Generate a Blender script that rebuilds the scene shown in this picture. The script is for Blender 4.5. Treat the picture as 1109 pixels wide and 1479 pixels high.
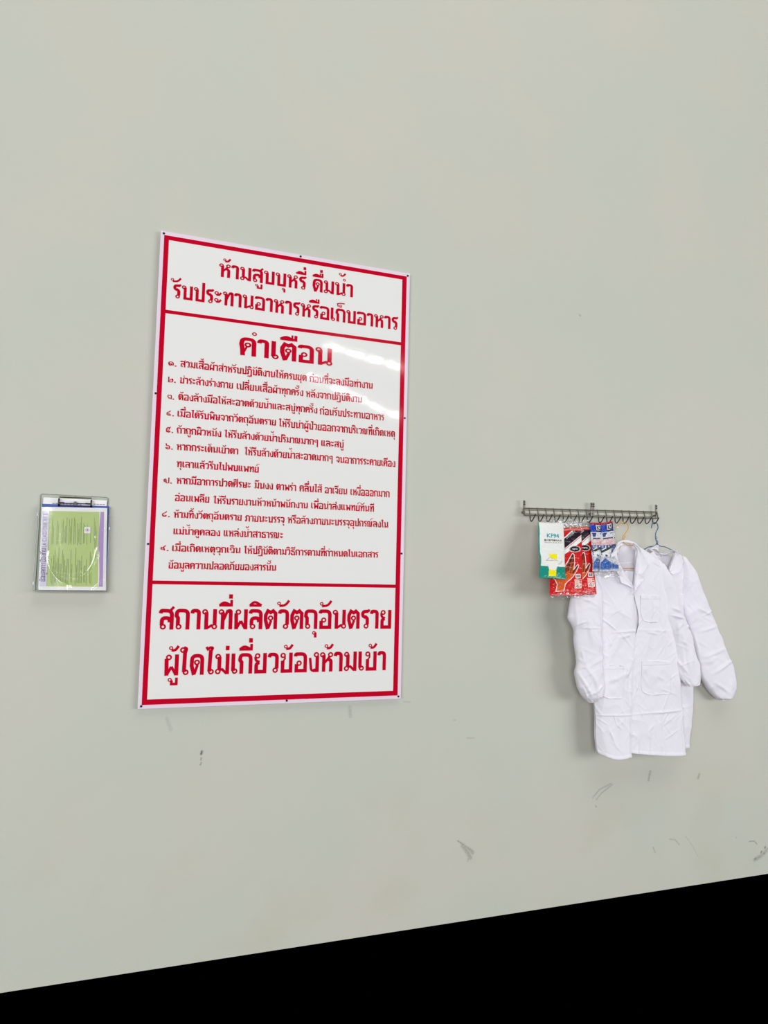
import bpy, bmesh, math, random
import numpy as np
from mathutils import Vector, Matrix
from mathutils.bvhtree import BVHTree

# ------------------------------------------------------------------ camera, world, lights, exposure
scene = bpy.context.scene
for o in list(bpy.data.objects):
    bpy.data.objects.remove(o)
COL = scene.collection

cam_data = bpy.data.cameras.new('camera')
cam_data.sensor_fit = 'VERTICAL'
cam_data.sensor_height = 24.0
cam_data.lens = 1085.0 / 1479.0 * 24.0
cam_data.clip_start = 0.05
cam = bpy.data.objects.new('camera', cam_data)
COL.objects.link(cam)
# rows: camera right, down, forward in world axes (wall plane is y = 0, z is up)
RIGHT = Vector((0.9361981512735493, -0.35067195124748374, 0.023710844781399846))
DOWN = Vector((0.049681955531805835, 0.06524953526332113, -0.9966314270794671))
FWD = Vector((0.3479435656058334, 0.9342225006689675, 0.078508562573111))
rm = Matrix((RIGHT, -DOWN, -FWD)).transposed()
cam.matrix_world = Matrix.Translation((-0.1460505, -2.91217649, 1.47152799)) @ rm.to_4x4()
scene.camera = cam

world = bpy.data.worlds.new('world')
scene.world = world
world.use_nodes = True
world.node_tree.nodes['Background'].inputs[0].default_value = (0, 0, 0, 1)
world.node_tree.nodes['Background'].inputs[1].default_value = 0.0

def area(name, loc, target, sx, sy, power, color=(1, 1, 1)):
    l = bpy.data.lights.new(name, 'AREA')
    l.shape = 'RECTANGLE'; l.size = sx; l.size_y = sy; l.energy = power; l.color = color
    o = bpy.data.objects.new(name, l); COL.objects.link(o)
    o.location = loc
    d = Vector(target) - Vector(loc)
    o.rotation_euler = d.to_track_quat('-Z', 'Y').to_euler()
    return o
# hall: bright ceiling bays overhead, two broad lights added behind the camera for soft frontal fill
area('ceiling_bay_light', (1.8, -4.6, 9.0), (1.8, -3.4, 0), 9, 5, 305, (1.0, 0.985, 0.96))
area('front_fill_light', (-5.5, -11.0, 2.0), (1.2, 0, 0.8), 9, 4, 1065, (0.98, 0.99, 1.0))
area('front_fill_light', (12.0, -11.0, 2.0), (1.6, 0, 0.8), 9, 4, 1000, (0.98, 0.99, 1.0))
# rows of tube lamps under the roof far behind the camera; they mirror in the glossy sign
def tube_row(p0, p1, n, power):
    a, b = Vector(p0), Vector(p1)
    d = (b - a)
    for i in range(n):
        c = a + d * ((i + 0.5) / n)
        l = bpy.data.lights.new('tube_lamp_light', 'AREA'); l.shape = 'RECTANGLE'
        l.size = d.length / n * 0.72; l.size_y = 0.14; l.energy = power
        o = bpy.data.objects.new('tube_lamp_light', l); COL.objects.link(o)
        o.location = c
        o.rotation_euler = (0, 0, math.atan2(d.y, d.x))
tube_row((3.1, -8.95, 5.2), (4.9, -9.75, 5.2), 4, 8)
tube_row((3.3, -10.9, 5.2), (6.5, -13.95, 5.2), 5, 11)

scene.view_settings.view_transform = 'Standard'
scene.view_settings.look = 'None'
scene.view_settings.gamma = 1.0
scene.view_settings.use_curve_mapping = False
scene.view_settings.exposure = 0.0

# ------------------------------------------------------------------ helpers
def lin(c):
    return tuple(((v / 255) / 12.92 if v / 255 <= 0.04045 else ((v / 255 + 0.055) / 1.055) ** 2.4) for v in c)

def mat(name, rgb=(200, 200, 200), rough=0.5, metal=0.0, spec=0.5, trans=0.0, alpha=1.0, grain=0.0, bump=0.0, bscale=200.0):
    m = bpy.data.materials.new(name); m.use_nodes = True
    nt = m.node_tree; b = nt.nodes['Principled BSDF']
    c = lin(rgb)
    b.inputs['Base Color'].default_value = (*c, 1)
    b.inputs['Roughness'].default_value = rough
    b.inputs['Metallic'].default_value = metal
    b.inputs['Specular IOR Level'].default_value = spec
    b.inputs['Transmission Weight'].default_value = trans
    b.inputs['Alpha'].default_value = alpha
    tc = nt.nodes.new('ShaderNodeTexCoord')
    if grain > 0:
        n = nt.nodes.new('ShaderNodeTexNoise'); n.inputs['Scale'].default_value = bscale * 0.3
        mx = nt.nodes.new('ShaderNodeMix'); mx.data_type = 'RGBA'
        mx.inputs['A'].default_value = (*[v * (1 - grain) for v in c], 1)
        mx.inputs['B'].default_value = (*[min(1, v * (1 + grain)) for v in c], 1)
        nt.links.new(tc.outputs['Object'], n.inputs['Vector'])
        nt.links.new(n.outputs['Fac'], mx.inputs['Factor'])
        nt.links.new(mx.outputs['Result'], b.inputs['Base Color'])
    if bump > 0:
        n = nt.nodes.new('ShaderNodeTexNoise'); n.inputs['Scale'].default_value = bscale
        bp = nt.nodes.new('ShaderNodeBump'); bp.inputs['Strength'].default_value = bump; bp.inputs['Distance'].default_value = 0.001
        nt.links.new(tc.outputs['Object'], n.inputs['Vector'])
        nt.links.new(n.outputs['Fac'], bp.inputs['Height'])
        nt.links.new(bp.outputs['Normal'], b.inputs['Normal'])
    return m

def film_mat(name, tint=(255, 255, 255), gloss=0.12, rough=0.12, body=0.06):
    """thin clear plastic: mostly see-through, a little milky, with a glossy skin"""
    m = bpy.data.materials.new(name); m.use_nodes = True
    nt = m.node_tree; nt.nodes.clear()
    out = nt.nodes.new('ShaderNodeOutputMaterial')
    t = nt.nodes.new('ShaderNodeBsdfTransparent'); t.inputs[0].default_value = (*lin(tint), 1)
    d = nt.nodes.new('ShaderNodeBsdfDiffuse'); d.inputs[0].default_value = (0.9, 0.9, 0.9, 1)
    g = nt.nodes.new('ShaderNodeBsdfGlossy'); g.inputs['Roughness'].default_value = rough
    m1 = nt.nodes.new('ShaderNodeMixShader'); m1.inputs[0].default_value = body
    m2 = nt.nodes.new('ShaderNodeMixShader')
    nt.links.new(t.outputs[0], m1.inputs[1]); nt.links.new(d.outputs[0], m1.inputs[2])
    nt.links.new(m1.outputs[0], m2.inputs[1]); nt.links.new(g.outputs[0], m2.inputs[2])
    m2.inputs[0].default_value = gloss
    nt.links.new(m2.outputs[0], out.inputs[0])
    return m

def print_mat(name, rough=0.3, spec=0.5):
    m = bpy.data.materials.new(name); m.use_nodes = True
    nt = m.node_tree; b = nt.nodes['Principled BSDF']
    b.inputs['Roughness'].default_value = rough; b.inputs['Specular IOR Level'].default_value = spec
    a = nt.nodes.new('ShaderNodeAttribute'); a.attribute_name = 'print'
    nt.links.new(a.outputs['Color'], b.inputs['Base Color'])
    return m

def obj(name, verts, faces, m, parent=None, smooth=False):
    me = bpy.data.meshes.new(name)
    me.from_pydata([tuple(v) for v in verts], [], faces)
    if m: me.materials.append(m)
    if smooth:
        me.polygons.foreach_set('use_smooth', [True] * len(me.polygons))
    me.update()
    o = bpy.data.objects.new(name, me); COL.objects.link(o)
    if parent:
        o.parent = parent
        o.matrix_parent_inverse = Matrix.Translation(-Vector(parent.location))
    return o

def tag(o, label=None, cat=None, group=None, kind=None):
    if label: o['label'] = label
    if cat: o['category'] = cat
    if group: o['group'] = group
    if kind: o['kind'] = kind
    return o

def empty(name, loc, label, cat, group=None):
    o = bpy.data.objects.new(name, None); COL.objects.link(o); o.location = loc
    o.empty_display_size = 0.05
    return tag(o, label, cat, group)

def box(vf, x0, x1, y0, y1, z0, z1):
    v, f = vf; n = len(v)
    v += [(x0, y0, z0), (x1, y0, z0), (x1, y1, z0), (x0, y1, z0), (x0, y0, z1), (x1, y0, z1), (x1, y1, z1), (x0, y1, z1)]
    f += [(n, n+3, n+2, n+1), (n+4, n+5, n+6, n+7), (n, n+1, n+5, n+4), (n+1, n+2, n+6, n+5), (n+2, n+3, n+7, n+6), (n+3, n, n+4, n+7)]

def catmull(pts, n):
    """n samples per span through the points"""
    P = [Vector(p) for p in pts]
    P = [P[0] * 2 - P[1]] + P + [P[-1] * 2 - P[-2]]
    out = []
    for i in range(1, len(P) - 2):
        for k in range(n):
            t = k / n; a, b, c, d = P[i-1], P[i], P[i+1], P[i+2]
            out.append(0.5 * ((2*b) + (c-a)*t + (2*a-5*b+4*c-d)*t*t + (3*b-a-3*c+d)*t**3))
    out.append(P[-2].copy())
    return out

def tube(vf, pts, r, sides=8, closed=False, cap=True):
    v, f = vf
    P = [Vector(p) for p in pts]; n0 = len(v); n = len(P)
    up = None
    for i, p in enumerate(P):
        a = P[(i-1) % n] if (closed or i > 0) else p
        b = P[(i+1) % n] if (closed or i < n-1) else p
        t = (b - a).normalized()
        if up is None:
            up = t.orthogonal().normalized()
        up = (up - t * up.dot(t)).normalized()
        s = t.cross(up)
        for k in range(sides):
            an = 2 * math.pi * k / sides
            v.append(tuple(p + (up * math.cos(an) + s * math.sin(an)) * r))
    rng = n if closed else n - 1
    for i in range(rng):
        for k in range(sides):
            a = n0 + i*sides + k; b = n0 + i*sides + (k+1) % sides
            c = n0 + ((i+1) % n)*sides + (k+1) % sides; d = n0 + ((i+1) % n)*sides + k
            f.append((a, b, c, d))
    if cap and not closed:
        f.append(tuple(n0 + k for k in range(sides))[::-1])
        f.append(tuple(n0 + (n-1)*sides + k for k in range(sides)))

def cylinder_y(vf, x, z, y0, y1, r, sides=12):
    tube(vf, [(x, y0, z), (x, y1, z)], r, sides)

# numpy value noise
_rng = np.random.RandomState(7)
_T = _rng.rand(256, 256)
def vnoise(x, y):
    xi = np.floor(x).astype(int); yi = np.floor(y).astype(int)
    fx = x - xi; fy = y - yi
    fx = fx*fx*fx*(fx*(fx*6-15)+10); fy = fy*fy*fy*(fy*(fy*6-15)+10)
    a = _T[xi & 255, yi & 255]; b = _T[(xi+1) & 255, yi & 255]
    c = _T[xi & 255, (yi+1) & 255]; d = _T[(xi+1) & 255, (yi+1) & 255]
    return ((a*(1-fx)+b*fx)*(1-fy) + (c*(1-fx)+d*fx)*fy) * 2 - 1

def in_poly(U, V, poly):
    inside = np.zeros(U.shape, bool)
    n = len(poly)
    for i in range(n):
        x0, y0 = poly[i]; x1, y1 = poly[(i+1) % n]
        if y0 == y1: continue
        c = ((y0 > V) != (y1 > V)) & (U < (x1-x0)*(V-y0)/(y1-y0)+x0)
        inside ^= c
    return inside

def seg_dist(U, V, x0, y0, x1, y1):
    dx, dy = x1-x0, y1-y0; L = dx*dx+dy*dy+1e-12
    t = np.clip(((U-x0)*dx+(V-y0)*dy)/L, 0, 1)
    return np.hypot(U-x0-t*dx, V-y0-t*dy), t

def text_mesh(body):
    """outline of a word in Blender's own font: verts (x, y), faces, width, height"""
    cu = bpy.data.curves.new('word', 'FONT'); cu.body = body; cu.resolution_u = 2
    o = bpy.data.objects.new('word', cu); COL.objects.link(o)
    bpy.context.view_layer.update()
    dg = bpy.context.evaluated_depsgraph_get()
    me = bpy.data.meshes.new_from_object(o.evaluated_get(dg))
    vs = [(v.co.x, v.co.y) for v in me.vertices]; fs = [tuple(p.vertices) for p in me.polygons]
    bpy.data.objects.remove(o); bpy.data.curves.remove(cu); bpy.data.meshes.remove(me)
    x0 = min(v[0] for v in vs); x1 = max(v[0] for v in vs); y0 = min(v[1] for v in vs); y1 = max(v[1] for v in vs)
    return [((x-x0)/(x1-x0), (y-y0)/(y1-y0)) for x, y in vs], fs

# ------------------------------------------------------------------ Thai lettering drawn with strokes (body height 1)
TH = {
'ก': (.72, 'T .15,0 .15,.56 .07,.67 .1,.92* .58,.92* .58,0'),
'ข': (.70, 'O .16,.86;N .25,.88 .26,.70 .15,.56;T .15,.6 .15,.085 .55,.085 .55,1'),
'ค': (.72, 'T .15,0 .13,.4 .09,.62 .13,.92* .58,.92* .58,0;O .34,.6;N .30,.5 .2,.2'),
'ง': (.60, 'O .42,.87;T .47,.8 .47,.085 .28,.085;M .33,.05 .17,.1* .1,.72'),
'จ': (.62, 'T .06,.76 .1,.92* .49,.92* .49,.3 .42,.06;M .45,.03 .25,.28;O .2,.36'),
'ฉ': (.72, 'O .16,.58;M .09,.62 .1,.92* .3,.92;T .2,.92 .58,.92* .58,0;O .3,.16;M .36,.08 .56,.26'),
'ช': (.70, 'O .16,.86;N .25,.88 .26,.70 .15,.56;T .15,.6 .15,.085 .53,.085 .53,.8;M .53,.7 .5,.86 .66,1.02'),
'ฏ': (.76, 'O .12,.16;T .2,.1 .2,.56 .12,.67 .14,.92* .62,.92* .62,-.32;M .66,-.3 .5,-.16 .4,-.32 .26,-.18 .1,-.3'),
'ณ': (.92, 'O .16,.14;T .15,.2 .15,.56 .08,.67 .1,.92* .44,.92* .44,0;M .44,.06 .62,.2;O .68,.14;T .72,1 .72,.2'),
'ด': (.72, 'T .22,0 .1,.45 .12,.92* .58,.92* .58,0;O .34,.6;M .37,.48 .24,.05'),
'ต': (.72, 'T .22,0 .1,.45 .1,.7 .2,.92 .34,.84 .46,.92 .58,.8 .58,0;O .34,.56;M .37,.44 .24,.05'),
'ถ': (.72, 'O .18,.14;T .14,.2 .14,.56 .07,.67 .1,.92* .58,.92* .58,0'),
'ท': (.72, 'O .14,.86;T .21,.85 .21,0;M .24,.42 .44,.96;T .44,.9 .58,.93* .58,0'),
'ธ': (.68, 'M .6,1 .5,.92;T .54,.92 .14,.92* .14,.62* .54,.62* .54,.085 .14,.085 .14,.42'),
'น': (.76, 'O .14,.86;T .21,.85 .21,0;M .24,.06 .5,.22;O .59,.14;T .6,1 .6,.2'),
'บ': (.72, 'O .14,.86;T .21,.85 .21,.085 .58,.085 .58,1'),
'ป': (.72, 'O .14,.86;T .21,.85 .21,.085 .58,.085 .58,1.38'),
'ผ': (.72, 'O .22,.86;T .12,.8 .14,0;M .15,.04 .35,.42 .55,.04;T .58,0 .58,1'),
'พ': (.78, 'O .14,.86;T .21,.85 .22,0;M .24,.04 .42,.6 .6,.04;T .63,0 .65,1'),
'ภ': (.74, 'O .11,.14;T .2,.08 .2,.56 .12,.67 .14,.92* .6,.92* .6,0'),
'ม': (.74, 'O .15,.86;T .22,.85 .22,.22;O .16,.14;M .25,.22 .36,.24 .56,.04;T .6,0 .6,1'),
'ย': (.70, 'O .19,.86;M .09,.82 .11,.62* .3,.56;T .27,.54 .14,.46* .14,.085 .55,.085 .55,1'),
'ร': (.52, 'M .46,1.02 .4,.9;T .42,.92 .11,.9* .11,.64* .36,.6* .36,.22;O .3,.14'),
'ล': (.72, 'T .08,.78 .1,.92* .58,.92* .58,0;O .2,.14;T .14,.2 .14,.56* .46,.56* .5,.36'),
'ว': (.58, 'T .06,.78 .09,.92* .44,.92* .44,.22;O .37,.14'),
'ศ': (.74, 'T .15,0 .13,.4 .09,.62 .13,.92* .58,.92* .58,0;O .34,.6;N .30,.5 .2,.2;M .48,.86 .68,1.1'),
'ษ': (.76, 'O .14,.86;T .21,.85 .21,.085 .58,.085 .58,1;O .42,.44;M .46,.5 .76,.58'),
'ส': (.72, 'T .08,.78 .1,.92* .58,.9* .58,0;O .2,.14;T .14,.2 .14,.56* .46,.56* .5,.36;M .46,.86 .66,1.1'),
'ห': (.74, 'O .14,.86;T .21,.85 .21,0;O .55,.86;M .24,.44 .38,.6 .5,.76;T .46,.62 .58,.56* .58,0'),
'อ': (.72, 'T .08,.8 .1,.92* .58,.92* .58,.085 .14,.085 .14,.42;O .27,.46'),
'า': (.50, 'T .06,.78 .08,.92* .36,.92* .36,0'),
'ะ': (.52, 'O .14,.8;M .12,.68 .3,.66* .42,.86;O .14,.3;M .12,.18 .3,.16* .42,.36'),
'เ': (.38, 'T .13,1 .13,.15;O .21,.14'),
'แ': (.70, 'T .13,1 .13,.15;O .2,.14;T .45,1 .45,.15;O .52,.14'),
'ใ': (.44, 'O .12,1.2;M .16,1.32 .3,1.28* .24,1.04;T .22,1.2 .2,.15;O .28,.14'),
'ไ': (.44, 'M .04,1.34 .1,1.22 .2,1.3 .34,1.3* .24,1.1;T .24,1.2 .2,.15;O .28,.14'),
'๑': (.62, 'M .5,.12 .54,.5* .42,.76* .12,.72* .08,.3* .2,.08* .36,.22* .34,.4;O .26,.38'),
'๒': (.66, 'M .1,.98 .12,.6 .1,.06 .56,.08* .56,.62* .44,.66;O .38,.5;M .1,.3 .3,.26'),
'๓': (.66, 'O .3,.2;M .24,.28 .08,.4 .12,.72* .32,.66;M .32,.66 .52,.76* .56,.3 .5,.04'),
'๔': (.64, 'M .5,.96 .34,.74* .1,.6* .1,.14* .46,.1* .5,.3;O .34,.34'),
'๕': (.70, 'M .64,1.04 .44,.84 .3,.92 .12,.72* .1,.12* .5,.08* .54,.34;O .34,.3;M .2,.62 .44,.6 .5,.84'),
'๖': (.60, 'M .1,1.06 .14,.7 .42,.68* .5,.3* .4,.06* .12,.1* .1,.4;O .22,.3'),
'๗': (.74, 'O .18,.34;M .1,.3 .1,.7* .3,.74* .34,.1 .46,.08 .62,.1* .62,1.04'),
'๘': (.68, 'M .56,1.02 .4,.72* .1,.62* .12,.1* .46,.08* .52,.36;O .28,.24'),
'๙': (.62, 'O .2,.3;M .1,.3 .12,.64* .34,.6 .44,.3* .42,.08;M .34,.6 .4,.74 .58,.98'),
'ๆ': (.66, 'O .22,.52;M .12,.6 .1,.84* .28,.86;T .28,.9 .5,.94* .5,-.35'),
'.': (.30, 'T .15,0 .15,.2'), ' ': (.36, ''),
}
UP = {
'ิ': 'M -.62,1.19 -.4,1.4* -.06,1.19 -.64,1.19',
'ี': 'M -.62,1.19 -.4,1.36* -.08,1.19 -.64,1.19;M -.06,1.13 -.06,1.46',
'ึ': 'M -.62,1.19 -.4,1.36* -.1,1.19 -.64,1.19;o -.08,1.34',
'ื': 'M -.64,1.19 -.42,1.36* -.1,1.19 -.66,1.19;N -.17,1.13 -.17,1.46;M -.03,1.13 -.03,1.46',
'ั': 'o -.52,1.3;M -.5,1.18 -.2,1.2* -.02,1.46',
'็': 'o -.34,1.22;N -.5,1.14 -.56,1.36 -.36,1.42 -.06,1.42;N -.42,1.14 -.26,1.14',
}
TONE = {
'่': 'T -.1,0 -.1,.22',
'้': 'o -.36,.14;M -.34,.03 -.16,.03* -.02,.24',
'์': 'o -.3,.08;N -.26,.16 -.12,.3 .1,.3',
}
LOW = {'ุ': 'o -.15,-.2;M -.08,-.18 -.08,-.44', 'ู': 'o -.36,-.2;M -.28,-.22 -.28,-.4 -.06,-.4 -.06,-.1'}
WID = {'T': .17, 'M': .12, 'N': .075}

def fillet(pts):
    out = []
    for i, (x, y, r) in enumerate(pts):
        if not r or i == 0 or i == len(pts)-1:
            out.append((x, y)); continue
        ax, ay = pts[i-1][:2]; bx, by = pts[i+1][:2]
        da = math.hypot(ax-x, ay-y); db = math.hypot(bx-x, by-y)
        d = min(.2, da*.5, db*.5)
        p = (x+(ax-x)/da*d, y+(ay-y)/da*d); q = (x+(bx-x)/db*d, y+(by-y)/db*d)
        for k in range(5):
            t = k/4
            out.append(((1-t)**2*p[0]+2*t*(1-t)*x+t*t*q[0], (1-t)**2*p[1]+2*t*(1-t)*y+t*t*q[1]))
    return out

INK = [0]
def ink_level():
    INK[0] += 1
    return (INK[0] % 9) * 6e-5
# each stroke gets its own tiny ink height so that overlapping ink never lies in one plane
def stroke(vf, pts, w, bold):
    v, f = vf; w = w * bold
    P = fillet(pts)
    for i in range(1, len(P)-1):                       # a doubling-back corner is drawn as two strokes
        ax, ay = P[i][0]-P[i-1][0], P[i][1]-P[i-1][1]; bx, by = P[i+1][0]-P[i][0], P[i+1][1]-P[i][1]
        if ax*bx+ay*by < -.25*math.hypot(ax, ay)*math.hypot(bx, by):
            stroke(vf, [(p[0], p[1], False) for p in P[:i+1]], w/bold, bold)
            stroke(vf, [(p[0], p[1], False) for p in P[i:]], w/bold, bold)
            return
    n = len(P); n0 = len(v); lv = ink_level()
    for i in range(n):
        x, y = P[i]
        def unit(a, b):
            L = math.hypot(b[0]-a[0], b[1]-a[1]) or 1e-6
            return ((b[0]-a[0])/L, (b[1]-a[1])/L)
        if i == 0: d0 = d1 = unit(P[0], P[1])
        elif i == n-1: d0 = d1 = unit(P[-2], P[-1])
        else: d0 = unit(P[i-1], P[i]); d1 = unit(P[i], P[i+1])
        nx, ny = -(d0[1]+d1[1]), d0[0]+d1[0]
        L = math.hypot(nx, ny) or 1e-6; nx /= L; ny /= L
        c = max(.7, nx*-d0[1]+ny*d0[0])
        k = w/2/c
        v += [(x+nx*k, y+ny*k, lv), (x-nx*k, y-ny*k, lv)]
    for i in range(n-1):
        a = n0+2*i; f.append((a, a+1, a+3, a+2))

def ring(vf, cx, cy, r, w, sides=14):
    v, f = vf; n0 = len(v); lv = ink_level()
    for k in range(sides):
        a = 2*math.pi*k/sides
        v += [(cx+math.cos(a)*(r+w/2), cy+math.sin(a)*(r+w/2), lv), (cx+math.cos(a)*(r-w/2), cy+math.sin(a)*(r-w/2), lv)]
    for k in range(sides):
        a = n0+2*k; b = n0+2*((k+1) % sides); f.append((a, a+1, b+1, b))

def glyph(vf, spec, ox, oy, bold):
    for it in spec.split(';'):
        it = it.strip()
        if not it: continue
        kind, rest = it[0], it[1:].split()
        if kind in 'Oo':
            cx, cy = map(float, rest[0].split(','))
            if kind == 'O': ring(vf, cx+ox, cy+oy, .098, .075*min(bold, 1.15))
            else: ring(vf, cx+ox, cy+oy, .07, .05*min(bold, 1.1), 10)
        else:
            pts = []
            for t in rest:
                r = t.endswith('*'); x, y = map(float, t.rstrip('*').split(','))
                pts.append((x+ox, y+oy, r))
            stroke(vf, pts, WID[kind], bold)

def thai(text, bold=1.0):
    vf = ([], []); x = 0; xr = 0; has_up = False; tall = 0; lastbase = ''
    chars = list(text); i = 0
    # sara am: ring over the letter before, then sara aa; a tone between them sits on top
    seq = []
    for c in chars:
        if c == 'ำ':
            if seq and seq[-1] in TONE:
                t = seq.pop(); seq += ['°', t, 'า']
            else: seq += ['°', 'า']
        else: seq.append(c)
    for c in seq:
        if c == '°':
            ring(vf, xr-.08-tall, 1.25, .075, .055, 12); has_up = True
        elif c in UP:
            glyph(vf, UP[c], xr-tall, 0, bold); has_up = True
        elif c in TONE:
            glyph(vf, TONE[c], xr-tall, 1.52 if has_up else 1.16, bold)
        elif c in LOW:
            glyph(vf, LOW[c], xr, 0, bold)
        elif c in TH:
            adv, spec = TH[c]
            glyph(vf, spec, x, 0, bold)
            if c != 'า' or True:
                xr = x+adv-.06 if c not in 'รวจง' else x+adv-.05
            tall = .16 if c == 'ป' else 0
            x += adv; has_up = False
    return vf[0], vf[1], x-.1

def lettering(parent, text, x0, x1, zb, h, y, m, bold=1.0):
    vs, fs, w = thai(text, bold)
    sx = (x1-x0)/w
    return obj('lettering', [(x0+px*sx, y-lv, zb+py*h) for px, py, lv in vs], fs, m, parent)

# ------------------------------------------------------------------ the wall
def wall_material():
    m = mat('painted wall', (196, 197, 185), 0.6, spec=0.35)
    nt = m.node_tree; N = nt.nodes; L = nt.links; b = N['Principled BSDF']
    tc = N.new('ShaderNodeTexCoord')
    # distance-to-segment group for scuffs and pencil marks on the paint
    g = bpy.data.node_groups.new('mark', 'ShaderNodeTree')
    for nm, ty in (('P', 'NodeSocketVector'), ('A', 'NodeSocketVector'), ('B', 'NodeSocketVector'), ('W', 'NodeSocketFloat'), ('S', 'NodeSocketFloat')):
        g.interface.new_socket(nm, in_out='INPUT', socket_type=ty)
    g.interface.new_socket('M', in_out='OUTPUT', socket_type='NodeSocketFloat')
    gi = g.nodes.new('NodeGroupInput'); go = g.nodes.new('NodeGroupOutput')
    def vm(op, a, c=None):
        n = g.nodes.new('ShaderNodeVectorMath'); n.operation = op
        g.links.new(a, n.inputs[0])
        if c is not None: g.links.new(c, n.inputs[1])
        return n
    pa = vm('SUBTRACT', gi.outputs['P'], gi.outputs['A']).outputs[0]
    ba = vm('SUBTRACT', gi.outputs['B'], gi.outputs['A']).outputs[0]
    d1 = vm('DOT_PRODUCT', pa, ba).outputs['Value']; d2 = vm('DOT_PRODUCT', ba, ba).outputs['Value']
    dv = g.nodes.new('ShaderNodeMath'); dv.operation = 'DIVIDE'; dv.use_clamp = True
    g.links.new(d1, dv.inputs[0]); g.links.new(d2, dv.inputs[1])
    sc = vm('SCALE', ba); g.links.new(dv.outputs[0], sc.inputs['Scale'])
    df = vm('SUBTRACT', pa, sc.outputs[0]).outputs[0]
    ln = vm('LENGTH', df).outputs['Value']
    mr = g.nodes.new('ShaderNodeMapRange'); mr.interpolation_type = 'SMOOTHSTEP'
    g.links.new(ln, mr.inputs['Value']); mr.inputs['From Min'].default_value = 0.0
    g.links.new(gi.outputs['W'], mr.inputs['From Max'])
    g.links.new(gi.outputs['S'], mr.inputs['To Min']); mr.inputs['To Max'].default_value = 0.0
    g.links.new(mr.outputs[0], go.inputs[0])
    segs = []
    def path(pts, w, s):
        for a, c in zip(pts, pts[1:]): segs.append((a, c, w, s))
    path([(1.302, .357), (1.340, .330), (1.374, .306)], .006, .5)
    path([(1.325, .336), (1.352, .300), (1.362, .282)], .016, .42)
    path([(1.352, .318), (1.372, .302)], .015, .4)
    path([(1.352, .285), (1.350, .270)], .006, .3)
    path([(.238, .786), (.235, .777)], .008, 1.0)
    path([(.236, .763), (.235, .755)], .005, .6); path([(.237, .745), (.233, .737)], .005, .6)
    path([(2.292, .572), (2.286, .550), (2.282, .532)], .010, .42)
    path([(2.581, .539), (2.572, .521)], .010, .45)
    path([(2.071, .532), (2.010, .512), (1.973, .478)], .006, .35)
    path([(2.078, .528), (2.018, .493), (1.992, .468)], .006, .35)
    path([(1.988, .441), (1.992, .437)], .006, .5)
    path([(2.886, .196), (2.917, .195), (2.934, .179)], .006, .5)
    path([(2.919, .106), (2.955, .118)], .017, .45); path([(2.955, .116), (3.000, .146)], .018, .35)
    path([(2.919, .108), (2.926, .111)], .009, .9); path([(2.960, .135), (2.964, .140)], .008, .8)
    path([(2.978, .128), (2.982, .131)], .007, .8); path([(2.985, .155), (2.988, .160)], .008, .8)
    path([(2.495, .258), (2.536, .210), (2.568, .159)], .004, .22)
    path([(2.402, .255), (2.434, .248), (2.458, .224)], .006, .3)
    path([(2.306, .227), (2.317, .204)], .006, .35)
    path([(.812, .923), (.816, .890)], .014, .25); path([(.106, .912), (.122, .871)], .012, .18)
    path([(1.337, .775), (1.370, .774)], .005, .25); path([(1.045, .939), (1.073, .935)], .006, .22)
    path([(1.895, 2.692), (1.898, 2.689)], .007, .6); path([(1.277, .853), (1.280, .853)], .006, .3)
    path([(2.800, .225), (2.806, .220)], .006, .25)
    out = None
    for a, c, w, s in segs:
        n = N.new('ShaderNodeGroup'); n.node_tree = g
        L.new(tc.outputs['Object'], n.inputs['P'])
        n.inputs['A'].default_value = (a[0], 0, a[1]); n.inputs['B'].default_value = (c[0], 0, c[1])
        n.inputs['W'].default_value = w; n.inputs['S'].default_value = s
        if out is None: out = n.outputs[0]
        else:
            mx = N.new('ShaderNodeMath'); mx.operation = 'MAXIMUM'
            L.new(out, mx.inputs[0]); L.new(n.outputs[0], mx.inputs[1]); out = mx.outputs[0]
    br = N.new('ShaderNodeTexNoise'); br.inputs['Scale'].default_value = 160; br.inputs['Detail'].default_value = 3
    L.new(tc.outputs['Object'], br.inputs['Vector'])
    rr = N.new('ShaderNodeMapRange'); rr.inputs['From Min'].default_value = .3; rr.inputs['From Max'].default_value = .6; rr.inputs['To Min'].default_value = .35
    L.new(br.outputs['Fac'], rr.inputs['Value'])
    mu = N.new('ShaderNodeMath'); mu.operation = 'MULTIPLY'; L.new(out, mu.inputs[0]); L.new(rr.outputs[0], mu.inputs[1])
    # paint: faint large blotches between a greener and a warmer grey
    n1 = N.new('ShaderNodeTexNoise'); n1.inputs['Scale'].default_value = 1.7; n1.inputs['Detail'].default_value = 4
    L.new(tc.outputs['Object'], n1.inputs['Vector'])
    r1 = N.new('ShaderNodeValToRGB')
    r1.color_ramp.elements[0].position = .38; r1.color_ramp.elements[0].color = (*lin((194, 197, 185)), 1)
    r1.color_ramp.elements[1].position = .64; r1.color_ramp.elements[1].color = (*lin((199, 197, 186)), 1)
    L.new(n1.outputs['Fac'], r1.inputs[0])
    # greasy touch marks low on the wall
    n2 = N.new('ShaderNodeTexNoise'); n2.inputs['Scale'].default_value = 3.2; n2.inputs['Detail'].default_value = 5
    L.new(tc.outputs['Object'], n2.inputs['Vector'])
    r2 = N.new('ShaderNodeMapRange'); r2.inputs['From Min'].default_value = .52; r2.inputs['From Max'].default_value = .75; r2.inputs['To Max'].default_value = .35
    L.new(n2.outputs['Fac'], r2.inputs['Value'])
    sp = N.new('ShaderNodeSeparateXYZ'); L.new(tc.outputs['Object'], sp.inputs[0])
    r3 = N.new('ShaderNodeMapRange'); r3.interpolation_type = 'SMOOTHSTEP'
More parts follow.
